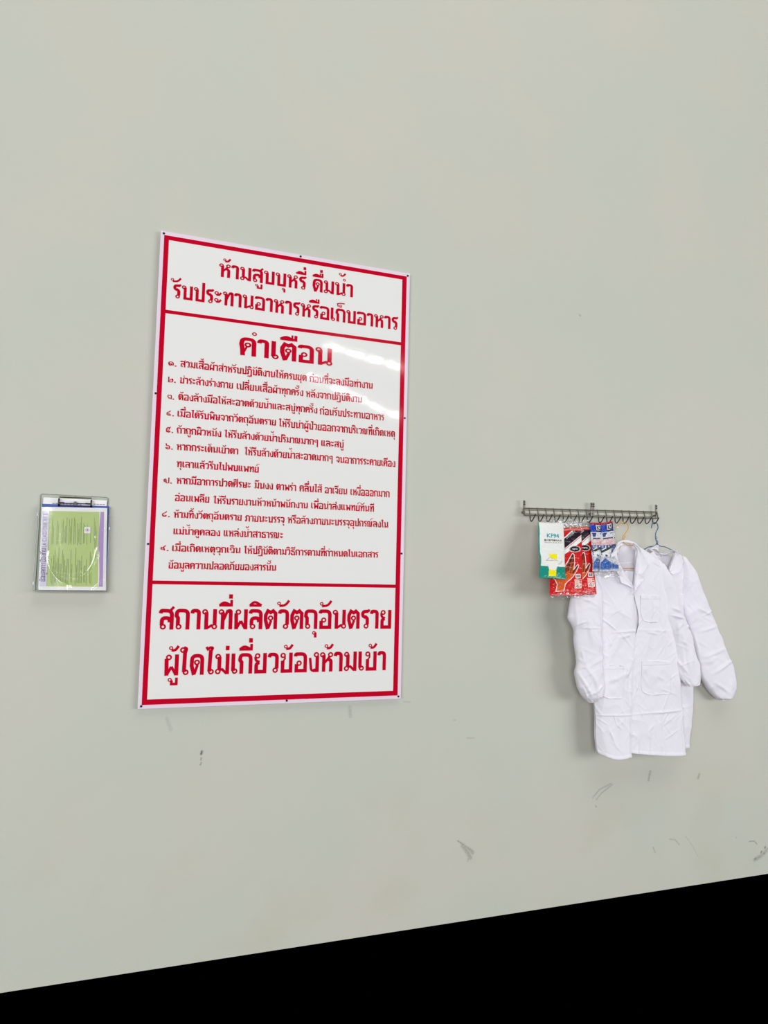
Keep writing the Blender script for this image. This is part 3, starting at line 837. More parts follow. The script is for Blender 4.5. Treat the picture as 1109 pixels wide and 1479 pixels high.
R_NECK_BACK = [(2.236, -0.03, 1.604), (2.264, -0.03, 1.618), (2.288, -0.03, 1.622), (2.292, -0.03, 1.593), (2.324, -0.03, 1.581), (2.357, -0.03, 1.58), (2.385, -0.03, 1.593), (2.413, -0.03, 1.597)]
HANGER_Y_HOOK = [(2.071, -0.05, 1.702), (2.086, -0.05, 1.718), (2.108, -0.05, 1.724), (2.127, -0.05, 1.713), (2.129, -0.05, 1.693), (2.113, -0.05, 1.672), (2.1, -0.05, 1.654), (2.103, -0.05, 1.631)]
HANGER_Y_L = [(2.075, -0.085, 1.63), (2.059, -0.085, 1.61), (2.051, -0.085, 1.6), (2.029, -0.085, 1.584), (1.931, -0.085, 1.534)]
HANGER_Y_R = [(2.075, -0.085, 1.63), (2.093, -0.085, 1.619), (2.118, -0.085, 1.616), (2.159, -0.085, 1.607), (2.261, -0.085, 1.556)]
HANGER_Y_BAR = [(1.939, -0.075, 1.535), (1.968, -0.075, 1.507), (2.078, -0.075, 1.51), (2.13, -0.075, 1.511), (2.257, -0.075, 1.514), (2.269, -0.075, 1.556)]
HANGER_B_HOOK = [(2.262, -0.05, 1.703), (2.268, -0.05, 1.724), (2.278, -0.05, 1.73), (2.294, -0.05, 1.726), (2.3, -0.05, 1.714), (2.299, -0.05, 1.702), (2.286, -0.05, 1.677), (2.287, -0.05, 1.651), (2.299, -0.05, 1.627)]
HANGER_B_R = [(2.304, -0.045, 1.627), (2.32, -0.045, 1.62), (2.344, -0.045, 1.618), (2.368, -0.045, 1.61), (2.397, -0.045, 1.599), (2.434, -0.045, 1.582)]
HANGER_B_L = [(2.298, -0.045, 1.635), (2.291, -0.045, 1.625), (2.279, -0.045, 1.619), (2.243, -0.045, 1.611), (2.184, -0.045, 1.58)]
HANGER_B_BAR = [(2.188, -0.04, 1.58), (2.211, -0.04, 1.542), (2.413, -0.04, 1.547), (2.438, -0.04, 1.582)]

# ------------------------------------------------------------------ white coats on hangers
M_CLOTH = mat('white coat cloth', (237, 234, 242), 0.75, spec=.25, bump=.35, bscale=420)
nt = M_CLOTH.node_tree; b_ = nt.nodes['Principled BSDF']
b_.inputs['Sheen Weight'].default_value = .08
M_ELASTIC = mat('coat cuff elastic', (238, 230, 234), .8)

def interp_rows(rows, nv):
    Ls = catmull([r[0] for r in rows], 8); Rs = catmull([r[1] for r in rows], 8)
    out = []
    n = len(Ls)-1
    for j in range(nv):
        t = j/(nv-1)*n; i = min(int(t), n-1); f = t-i
        out.append((Ls[i].lerp(Ls[i+1], f), Rs[i].lerp(Rs[i+1], f)))
    return out

def crease_field(X, Z, segs):
    h = np.zeros(X.shape)
    for x0, z0, x1, z1, amp, wid in segs:
        d, t = seg_dist(X, Z, x0, z0, x1, z1)
        wob = 1+.25*vnoise(X*60+x0*90, Z*60)
        h += amp*np.exp(-(d/(wid*wob))**2)*np.sin(np.pi*np.clip(t, .06, .94))**.6
    return h

def scatter(seed, x0, x1, z0, z1, n, amp=.0026):
    r = random.Random(seed); out = []
    for _ in range(n):
        x, z = r.uniform(x0, x1), r.uniform(z0, z1); a = r.choice((-1, 1))*r.uniform(.3, 1.3); L = r.uniform(.03, .11)
        out.append((x, z, x+L*math.cos(a), z+L*math.sin(a), amp*r.uniform(.4, 1.2), r.uniform(.0022, .0055)))
    return out

def wrinkle(X, Z, seed, amp=1.0):
    s = seed*13.7
    a = 1-np.abs(vnoise(X*9+s+1.2*vnoise(X*5+s, Z*4), Z*3.2+s+1.0*vnoise(X*4, Z*5+s)))*2
    b = 1-np.abs(vnoise((X+Z*.7)*14+s*2, (Z-X*.6)*9+s))*2
    c = 1-np.abs(vnoise((X-Z*.8)*16+s*3, (Z+X*.7)*10+s*1.7))*2
    d = vnoise(X*40+s, Z*34+s)
    return amp*(.0042*np.maximum(a, 0)**1.3 + .0012*np.maximum(b, 0)**3 + .0012*np.maximum(c, 0)**3 + .0016*vnoise(X*17+s, Z*12+s) + .0004*d)

def sheet(name, rows, prof, m, parent, seed, nu=90, nv=240, amp=1.0, segs=(), hem=None, sway=None, fold=None):
    R_ = interp_rows(rows, nv)
    Lx = np.array([[*p[0]] for p in R_]); Rx = np.array([[*p[1]] for p in R_])
    u = np.linspace(0, 1, nu)[None, :, None]
    P = Lx[:, None, :]*(1-u)+Rx[:, None, :]*u
    uu = np.broadcast_to(u[:, :, 0], P.shape[:2]); vv = np.broadcast_to(np.linspace(0, 1, nv)[:, None], uu.shape)
    yl = Lx[:, 1][:, None]; yr = Rx[:, 1][:, None]
    if prof == 'L': P[:, :, 1] = yl+(yr-yl)*(1-(1-uu)**2.6)
    elif prof == 'R': P[:, :, 1] = yr+(yl-yr)*(1-uu**2.6)
    if hem is not None: P[:, :, 2] -= hem(uu)*np.clip((vv-.8)/.2, 0, 1)
    X, Z = P[:, :, 0], P[:, :, 2]
    h = wrinkle(X, Z, seed, amp)+crease_field(X, Z, segs)
    if sway is not None: h = h+sway(uu, vv, X, Z)
    d = np.linalg.norm(P-P[-1:, :, :], axis=2)
    h = h+.0022*(1/(1+np.exp((d-.012)/.0012)))          # turned hem is thicker
    P[:, :, 1] -= h
    vs = P.reshape(-1, 3); fs = [(j*nu+i, (j+1)*nu+i, (j+1)*nu+i+1, j*nu+i+1) for j in range(nv-1) for i in range(nu-1)]
    o = obj(name, vs, fs, m, parent, True)
    sd = o.modifiers.new('cloth thickness', 'SOLIDIFY'); sd.thickness = .0012; sd.offset = 1
    return o, (vs, fs)

def sleeve(name, rows, parent, seed, dep=.03, n=64, nv=200, segs=(), gather=.86, amp=1.0, squeeze=None):
    R_ = interp_rows(rows, nv)
    v = []; 
    A = np.linspace(0, 2*np.pi, n, endpoint=False)
    L_ = np.array([[*p[0]] for p in R_]); Rr = np.array([[*p[1]] for p in R_])
    C = (L_+Rr)/2; H = (Rr-L_)/2; hw = np.linalg.norm(H[:, [0, 2]], axis=1)
    t = np.linspace(0, 1, nv)
    depth = np.minimum(dep, hw*.62)
    X = C[:, 0][:, None]+H[:, 0][:, None]*np.cos(A); Z = C[:, 2][:, None]+H[:, 2][:, None]*np.cos(A)
    sgn = np.sign(np.sin(A))*np.abs(np.sin(A))**.75
    Y = C[:, 1][:, None]+H[:, 1][:, None]*np.cos(A)-depth[:, None]*sgn
    w = wrinkle(X, Z, seed, amp*1.25)+crease_field(X, Z, segs)
    g = np.clip((t-gather)/(1-gather), 0, 1)[:, None]
    w = w*(1-.3*g)+.0045*g*np.cos(A*9+2*np.sin(A*2))*(.4+.6*np.sin(np.pi*np.clip(g, 0, 1)**.7))
    Y = Y-w*np.where(np.sin(A) > -.2, 1, -.6)
    k = w*.35*np.cos(A); X = X+k
    V = np.stack([X, Y, Z], axis=2).reshape(-1, 3)
    fs = [(j*n+i, (j+1)*n+i, (j+1)*n+(i+1) % n, j*n+(i+1) % n) for j in range(nv-1) for i in range(n)]
    fs.append(tuple(range(n))); 
    o = obj(name, V, fs, M_CLOTH, parent, True)
    # elastic rim at the wrist
    last = [Vector(p) for p in V[(nv-1)*n:]]
    vf = ([], []); tube(vf, last, .0022, 6, closed=True)
    obj('cuff', *vf, M_ELASTIC, o, True)
    return o

def bvh_of(*meshes):
    vs = []; fs = []
    for v, f in meshes:
        n = len(vs); vs += [tuple(p) for p in v]; fs += [tuple(i+n for i in q) for q in f]
    return BVHTree.FromPolygons(vs, fs)
def drape(tree, x, z, default):
    hit = tree.ray_cast(Vector((x, -1, z)), Vector((0, 1, 0)))
    return hit[0].y if hit[0] is not None else default

def pocket(poly, tree, parent, nm='pocket', n=42):
    xs_ = [p[0] for p in poly]; zs_ = [p[2] for p in poly]; yd = poly[0][1]
    pl_ = [(p[0], p[2]) for p in poly]
    for _ in range(2):                                 # round the lower corners, keep the mouth straight
        q = [pl_[0], pl_[1]]
        for a, c in zip(pl_[1:], pl_[2:]+pl_[:1]):
            q += [(a[0]*.75+c[0]*.25, a[1]*.75+c[1]*.25), (a[0]*.25+c[0]*.75, a[1]*.25+c[1]*.75)]
        pl_ = q
    xs_ = [p[0] for p in pl_]; zs_ = [p[1] for p in pl_]
    # rounded grid: rows from top to bottom, each row between the outline's edges
    z1, z0 = max(zs_), min(zs_)
    def span(z):
        xx = []
        for i in range(len(pl_)):
            (ax, az), (bx, bz) = pl_[i], pl_[(i+1) % len(pl_)]
            if (az > z) != (bz > z): xx.append(ax+(z-az)*(bx-ax)/(bz-az))
        return (min(xx), max(xx)) if len(xx) >= 2 else None
    v = []; rows = 0; f = []
    for j in range(n+1):
        z = z1-.002-(z1-z0-.003)*j/n; s = span(z)
        if not s: continue
        for i in range(n+1):
            x = s[0]+(s[1]-s[0])*i/n
            e = min(i, n-i)/n*(s[1]-s[0]); eb = z-z0
            lift = .0017+.0013*math.exp(-((e-.004)/.0025)**2)+.0013*math.exp(-((eb-.004)/.003)**2)
            if z1-z < .022: lift += .0009
            if abs(z1-z-.022) < .002: lift -= .0008
            lift += .0018*float(vnoise(np.array([x*35]), np.array([z*35]))[0])
            if e < .001 or eb < .001: lift = .0012
            v.append((x, drape(tree, x, z, yd)-lift, z))
        rows += 1
    for j in range(rows-1):
        for i in range(n):
            a = j*(n+1)+i; f.append((a, a+n+1, a+n+2, a+1))
    o = obj(nm, v, f, M_CLOTH, parent, True)
    sd = o.modifiers.new('cloth thickness', 'SOLIDIFY'); sd.thickness = .001; sd.offset = 1
    return o

def wing(inn, out, tree, parent, nm, lift=.012, n=30, m_=24):
    """a turned-over flap of cloth between two outlines, resting on the coat and lifted along its fold"""
    I = catmull(inn, 10); O = [Vector(a_).lerp(Vector(c_), k/10) for a_, c_ in zip(out, out[1:]) for k in range(10)] + [Vector(out[-1])]
    def at(P, t):
        t *= len(P)-1; i = min(int(t), len(P)-2); return P[i].lerp(P[i+1], t-i)
    v = []; f = []
    for j in range(n+1):
        a = at(I, j/n); c = at(O, j/n)
        for i in range(m_+1):
            u = i/m_; p = a.lerp(c, u)
            y = drape(tree, p.x, p.z, p.y)
            y = min(y, p.y+.006)-.004-lift*math.exp(-((u-.14)/.22)**2)-.007*u
            y -= .0012*float(vnoise(np.array([p.x*45]), np.array([p.z*45]))[0])
            v.append((p.x, y, p.z))
    for j in range(n):
        for i in range(m_):
            a = j*(m_+1)+i; f.append((a, a+m_+1, a+m_+2, a+1))
    # wind so normals face the room
    o = obj(nm, v, f, M_CLOTH, parent, True)
    sd = o.modifiers.new('cloth thickness', 'SOLIDIFY'); sd.thickness = .0016; sd.offset = 0
    return o

def roll(path, r, parent, nm='collar_roll'):
    vf = ([], []); tube(vf, path, r, 10); return obj(nm, *vf, M_CLOTH, parent, True)

def hanger(name, hook, left, right, bar, m, label):
    base = hook[-1]
    h = empty(name, (base[0], base[1], base[2]-.1), label, 'hanger', None)
    vf = ([], []); tube(vf, catmull(hook, 6), .0023, 8); obj('hook', *vf, m, h, True)
    vf = ([], []); tw = []
    a, c = Vector(hook[-3]), Vector(hook[-1])
    for k in range(33):
        t = k/32; p = a.lerp(c, t); an = t*16
        tw.append((p.x+.0028*math.cos(an), p.y+.0028*math.sin(an), p.z))
    tube(vf, tw, .0014, 6); obj('twisted_neck', *vf, m, h, True)
    for arm in (left, right):
        vf = ([], []); tube(vf, catmull(arm, 6), .0021, 8); obj('arm', *vf, m, h, True)
    vf = ([], []); tube(vf, catmull(bar, 6), .0018, 8); obj('bar', *vf, m, h, True)
    return h
M_YEL = mat('yellow coated wire', (222, 170, 62), .35)
M_BLUW = mat('blue coated wire', (58, 100, 148), .35)
HANGER_Y_L[-1] = (1.945, -.071, 1.522); HANGER_Y_R[-1] = (2.245, -.071, 1.542); HANGER_Y_BAR[0] = (1.945, -.071, 1.522); HANGER_Y_BAR[-1] = (2.245, -.071, 1.542)
HANGER_Y_BAR[1:5] = [(1.968, -.071, 1.509), (2.078, -.071, 1.510), (2.13, -.071, 1.511), (2.232, -.071, 1.514)]
HANGER_B_L[-1] = (2.190, -.030, 1.575); HANGER_B_R[-1] = (2.420, -.030, 1.580)
HANGER_B_BAR = [(2.190, -.030, 1.575), (2.205, -.030, 1.497), (2.405, -.030, 1.499), (2.420, -.030, 1.580)]
hy = hanger('coat_hanger', HANGER_Y_HOOK, HANGER_Y_L, HANGER_Y_R, HANGER_Y_BAR, M_YEL, 'yellow wire hanger carrying the front white coat')
vf = ([], []); p = HANGER_Y_HOOK[0]; tube(vf, [p, (p[0]-.004, p[1], p[2]-.008)], .0034, 8); obj('hook_tip', *vf, M_PAPER, hy)['label'] = 'white plastic tip'
hb = hanger('coat_hanger', HANGER_B_HOOK, HANGER_B_L, HANGER_B_R, HANGER_B_BAR, M_BLUW, 'blue wire hanger carrying the rear white coat')

# --- rear coat (blue hanger)
rear = empty('lab_coat', (2.30, 0, .98), 'white long-sleeved coat on the blue hanger, half hidden behind the other coat', 'coat', 'white coats on the hook rack')
_, g1 = sheet('left_front', REAR_LEFT, 'L', M_CLOTH, rear, 21, 50, 160, .8)
_, g2 = sheet('right_front', REAR_RIGHT, 'R', M_CLOTH, rear, 22, 60, 200, .9,
    segs=scatter(3, 2.36, 2.45, .8, 1.5, 16)+[(2.36, 1.30, 2.47, 1.29, .003, .006), (2.40, .87, 2.50, .87, .0025, .004)])
back_rows = [((l[0][0], -.018, l[0][2]), (r[1][0], -.018, r[1][2])) for l, r in zip(REAR_LEFT, REAR_RIGHT)]
back_rows[0] = ((back_rows[0][0][0], -.018, 1.585), (back_rows[0][1][0], -.018, 1.575))
_, g3 = sheet('back', back_rows, '', M_CLOTH, rear, 23, 50, 120, .5)
tr = bvh_of(g1, g2)
sleeve('sleeve', REAR_SLEEVE_RIGHT, rear, 24, dep=.028, segs=scatter(4, 2.45, 2.75, .95, 1.5, 34, .0042)+[
    (2.52, 1.33, 2.60, 1.30, .005, .006), (2.53, 1.22, 2.64, 1.25, .005, .006), (2.56, 1.10, 2.68, 1.14, .006, .007), (2.60, 1.02, 2.74, 1.09, .007, .007),
    (2.62, .98, 2.70, .93, .006, .006), (2.73, 1.06, 2.76, .95, .005, .006), (2.50, 1.45, 2.55, 1.34, .004, .008), (2.66, 1.16, 2.76, 1.02, .005, .008)])
left2 = [((2.175, -.03, 1.565), (2.215, -.03, 1.575)), ((2.155, -.03, 1.50), (2.225, -.03, 1.50)), ((2.150, -.03, 1.35), (2.220, -.03, 1.35)), ((2.150, -.03, 1.2), (2.215, -.03, 1.2)), ((2.155, -.03, 1.05), (2.21, -.03, 1.05)), ((2.165, -.03, 1.0), (2.20, -.03, 1.0))]
sleeve('sleeve', left2, rear, 25, dep=.014)
wing(R_COLLAR_IN, R_COLLAR_OUT, tr, rear, 'collar', .006)
wing([R_NECK_BACK[7], R_NECK_BACK[6], R_NECK_BACK[5], R_NECK_BACK[4]], [(2.405, -.05, 1.600), (2.375, -.045, 1.603), (2.33, -.04, 1.592), (2.296, -.04, 1.602)], tr, rear, 'collar', .004)
wing([(2.292, -.05, 1.590), (2.285, -.05, 1.600), (2.27, -.05, 1.605), (2.25, -.05, 1.600)], [(2.290, -.055, 1.624), (2.272, -.055, 1.622), (2.252, -.055, 1.612), (2.232, -.055, 1.600)], tr, rear, 'collar', .006)
roll(catmull([(2.236, -.035, 1.598), (2.262, -.03, 1.606), (2.292, -.025, 1.595), (2.324, -.022, 1.583), (2.357, -.022, 1.582), (2.385, -.03, 1.596), (2.41, -.04, 1.598)], 6), .006, rear)
vf = ([], []); box(vf, 2.328, 2.352, -.0235, -.0225, 1.568, 1.579); obj('size_tag', *vf, M_PAPER, rear)
vf = ([], []); box(vf, 2.333, 2.336, -.0240, -.0235, 1.571, 1.576); box(vf, 2.341, 2.345, -.0240, -.0235, 1.571, 1.576); obj('tag_print', *vf, M_INK, rear)
pocket([(2.385, -.06, 1.40), (2.455, -.06, 1.398), (2.455, -.06, 1.29), (2.385, -.06, 1.29)], tr, rear, n=24)

# --- front coat (yellow hanger)
coat = empty('lab_coat', (2.13, 0, .70), 'white long-sleeved coat on the yellow hanger, front most, open at the collar', 'coat', 'white coats on the hook rack')
LSEG = [(2.00, 1.223, 2.17, 1.235, .004, .004), (1.93, 1.30, 2.02, 1.232, .004, .004), (2.02, 1.225, 1.97, 1.14, .0035, .005), (2.03, 1.20, 2.09, 1.215, .004, .005),
    (2.02, 1.32, 2.10, 1.28, .002, .006), (1.90, .862, 2.14, .858, .0034, .0032), (1.97, 1.0, 2.08, 1.05, .004, .010), (2.03, .99, 2.11, 1.10, .004, .010),
    (1.91, .92, 1.95, .86, .003, .006), (2.02, .85, 2.08, .80, .002, .005), (2.03, .88, 2.03, .72, .002, .006)]
RSEG = [(2.13, 1.235, 2.36, 1.225, .0022, .005), (2.19, 1.225, 2.25, 1.215, .004, .005), (2.21, 1.39, 2.215, 1.27, .003, .007), (2.26, 1.30, 2.30, 1.22, .003, .005),
    (2.10, .860, 2.40, .862, .0036, .0032), (2.235, .86, 2.245, .72, .0035, .0035), (2.24, .858, 2.39, .862, .003, .005), (2.14, .90, 2.17, .84, .003, .006),
    (2.20, .78, 2.23, .81, .003, .006), (2.29, 1.45, 2.32, 1.30, .003, .009), (2.15, 1.05, 2.20, .98, .003, .008), (2.24, 1.03, 2.30, 1.0, .003, .008),
    (2.19, 1.59, 2.30, 1.55, .0035, .004), (2.22, 1.545, 2.29, 1.52, .003, .004), (2.27, 1.50, 2.26, 1.36, .002, .006)]
_, g1 = sheet('left_front', COAT_LEFT, 'L', M_CLOTH, coat, 3, 110, 330, .95, LSEG+scatter(1, 1.90, 2.13, .72, 1.5, 34),
    hem=lambda u: .016*np.sin(np.pi*np.clip(u, 0, 1)), sway=lambda u, v, X, Z: .006*np.clip(v-.3, 0, 1)*np.sin(u*5.0+.4)+.004*np.exp(-((u-1)/.035)**2))
_, g2 = sheet('right_front', COAT_RIGHT, 'R', M_CLOTH, coat, 5, 120, 330, .95, RSEG+scatter(2, 2.10, 2.36, .72, 1.5, 36),
    hem=lambda u: .006*np.sin(np.pi*u), sway=lambda u, v, X, Z: .005*np.clip(v-.3, 0, 1)*np.sin(u*6.5+2.2))
back_rows = []
nb = 11
for k in range(nb):
    l = COAT_LEFT[min(k, 10)][0]; r = COAT_RIGHT[min(k, 10) if k < 10 else 11][1]
    back_rows.append(((l[0]+.004, -.064, l[2]), (r[0]-.004, -.064, r[2])))
_, g3 = sheet('back', back_rows, '', M_CLOTH, coat, 7, 70, 160, .5)
# yoke: the back of the neck seen through the open collar
nbk = [Vector(p) for p in NECK_BACK]
v = []; f = []
P_ = catmull([(p.x, -.062, p.z) for p in nbk], 6)
for p in P_:
    for k in range(8):
        t = k/7; v.append((2.10+(p.x-2.10)*(1+.15*t), -.062-.002*t, p.z-.10*t))
n_ = len(P_)
f = [(j*8+i, j*8+i+1, (j+1)*8+i+1, (j+1)*8+i) for j in range(n_-1) for i in range(7)]
yk = obj('neck_lining', v, f, M_CLOTH, coat, True)
roll(catmull([(2.03, -.098, 1.575), (2.038, -.088, 1.603), (2.054, -.075, 1.622), (2.090, -.068, 1.633), (2.120, -.070, 1.632), (2.146, -.082, 1.618), (2.160, -.096, 1.590)], 6), .0075, coat)
# facing: the inside strip of the right front, seen where the opening gapes
fr = [((r[0][0]-.045, -.098, r[0][2]), (r[0][0]+.004, r[0][1]+.004, r[0][2])) for r in COAT_RIGHT[2:7]]
sheet('facing', fr, '', M_CLOTH, coat, 12, 14, 90, .3)
tr = bvh_of(g1, g2)
def shift(P, dx=0, dz=0): return [(p[0]+dx, p[1], p[2]+dz) for p in P]
wing(COLLAR_R_IN, COLLAR_R_OUT, tr, coat, 'collar', .010)
wing(LAPEL_R_IN, LAPEL_R_OUT, tr, coat, 'lapel', .008)
wing(COLLAR_L_IN, COLLAR_L_OUT, tr, coat, 'collar', .010)
wing(LAPEL_L_IN, LAPEL_L_OUT, tr, coat, 'lapel', .006)
pocket(POCKET_CHEST, tr, coat, n=46); pocket(POCKET_LOW_R, tr, coat, n=60); pocket(POCKET_LOW_L, tr, coat, n=56)
sleeve('sleeve', COAT_SLEEVE_LEFT, coat, 8, dep=.024, gather=.84, segs=scatter(5, 1.80, 1.90, .95, 1.4, 22, .0042)+[
    (1.83, 1.245, 1.92, 1.245, .003, .003), (1.90, 1.38, 1.93, 1.05, .006, .006), (1.80, 1.36, 1.81, 1.22, .005, .006), (1.82, 1.05, 1.88, .95, .006, .005), (1.88, 1.06, 1.91, .97, .006, .005),
    (1.83, 1.07, 1.86, 1.08, .003, .005), (1.86, 1.07, 1.90, 1.00, .005, .004), (1.84, .99, 1.87, .93, .006, .004), (1.90, 1.0, 1.91, .93, .005, .004), (1.85, 1.30, 1.88, 1.18, .004, .008)])
sleeve('sleeve', COAT_SLEEVE_RIGHT, coat, 9, dep=.020, gather=.84, segs=scatter(6, 2.34, 2.44, 1.0, 1.35, 14, .004)+[
    (2.34, 1.335, 2.39, 1.315, .008, .008), (2.34, 1.300, 2.40, 1.285, .009, .006), (2.37, 1.28, 2.38, 1.18, .006, .007), (2.39, 1.22, 2.45, 1.09, .006, .008), (2.37, 1.10, 2.43, 1.03, .006, .006), (2.42, 1.14, 2.44, 1.04, .005, .006)])

# ------------------------------------------------------------------ packets hanging on the rack
M_PRINT = print_mat('printed foil packet', .28)
def bil(c, U, V):
    TL, TR, BR, BL = [np.array(p) for p in c]
    U = U[..., None]; V = V[..., None]
    return (TL*(1-U)+TR*U)*(1-V)+(BL*(1-U)+BR*U)*V

def packet_surface(c, U, V, th, seed, crinkle=.002):
    P = bil(c, U, V)
    e = (np.clip(np.sin(np.pi*U), 0, 1)**.45)*(np.clip(np.sin(np.pi*V), 0, 1)**.35)
    X = P[..., 0]*60+seed*9.1; Z = P[..., 2]*55+seed*3.3
    w = 1-np.abs(vnoise(X+vnoise(X*.7, Z), Z*.8))*2
    P[..., 1] -= e*th+crinkle*np.maximum(w, 0)**2*np.minimum(e*2, 1)+crinkle*.4*vnoise(X*2.2, Z*2.2)
    return P

def packet(name, parent, c, th, paint, seed, nu=150, nv=320, wob=.004, m=None, crinkle=.002):
    u = np.linspace(0, 1, nu); v = np.linspace(0, 1, nv); U, V = np.meshgrid(u, v)
    Ue = U+wob/.15*vnoise(V*6+seed, V*0+seed)*(2*U-1)
    Ve = V+wob/.3*vnoise(U*5+seed*2, U*0+1.5)*(2*V-1)
    P = packet_surface(c, Ue, Ve, th, seed, crinkle)
    Bk = P.copy(); yb = bil(c, Ue, Ve)[..., 1]; Bk[..., 1] = yb+.15*(yb-P[..., 1])+.0006
    col = np.ones((nv, nu, 4)); col[..., :3] = paint(U, V)
    vs = np.concatenate([P.reshape(-1, 3), Bk.reshape(-1, 3)])
    n = nu*nv
    fs = [(j*nu+i, (j+1)*nu+i, (j+1)*nu+i+1, j*nu+i+1) for j in range(nv-1) for i in range(nu-1)]
    fs += [(n+j*nu+i, n+j*nu+i+1, n+(j+1)*nu+i+1, n+(j+1)*nu+i) for j in range(nv-1) for i in range(nu-1)]
    rim = [i for i in range(nu)]+[j*nu+nu-1 for j in range(1, nv)]+[(nv-1)*nu+i for i in range(nu-2, -1, -1)]+[j*nu for j in range(nv-2, 0, -1)]
    for a, b in zip(rim, rim[1:]+rim[:1]): fs.append((a, b, b+n, a+n))
    o = obj(name, vs, fs, m or M_PRINT, parent, True)
    at = o.data.color_attributes.new('print', 'FLOAT_COLOR', 'POINT')
    flatc = np.concatenate([col.reshape(-1, 4), col.reshape(-1, 4)]).astype(np.float32).ravel()
    at.data.foreach_set('color', flatc)
    return o

def packet_text(parent, c, th, seed, body, u0, u1, v0, v1, m, rot=0.0, aspect=1.0, lift=.0006, crinkle=.0013, bolder=0):
    """word laid on the packet: u0..u1 across, v0..v1 down (v1 is the foot of the letters)"""
    tv, tf = text_mesh(body)
    cx, cy = (u0+u1)/2, (v0+v1)/2; out = []
    copies = [(0, 0)] if not bolder else [(0, 0), (bolder, 0), (0, bolder), (bolder, bolder)]
    vs = []; fs = []
    for k, (bx, by) in enumerate(copies):
        U = np.array([u0+(u1-u0)*x for x, y in tv])-cx+bx; V = np.array([v1-(v1-v0)*y for x, y in tv])-cy+by
        cr, sr = math.cos(rot), math.sin(rot)
        U2 = cx+U*cr+V*sr*aspect; V2 = cy-U*sr/aspect+V*cr
        P = packet_surface(c, U2, V2, th, seed, crinkle); P[:, 1] -= lift+.00006*k
        n = len(vs); vs += [tuple(p) for p in P]; fs += [tuple(i+n for i in f) for f in tf]
    return obj('lettering', vs, fs, m, parent)

def setc(C, mask, rgb):
    C[mask] = lin(rgb)

def film(name, parent, c, seed, m, nu=40, nv=60, rag=.004, th=.002, crinkle=.004):
    U, V = np.meshgrid(np.linspace(0, 1, nu), np.linspace(0, 1, nv))
    Ue = U; Ve = V+rag/.05*vnoise(U*9+seed, U*0+seed)*(V > .5)*(V-.5)*.5
    P = packet_surface(c, Ue, Ve, th, seed, crinkle)
    P[..., 2] += rag*vnoise(U*11+seed, V*0+2.2)*(np.abs(V-.5)*2)**4
    fs = [(j*nu+i, (j+1)*nu+i, (j+1)*nu+i+1, j*nu+i+1) for j in range(nv-1) for i in range(nu-1)]
    return obj(name, P.reshape(-1, 3), fs, m, parent, True)
M_FILM = film_mat('clear packet film', (252, 252, 252), gloss=.10, rough=.16, body=.07)

WH = (236, 236, 234)
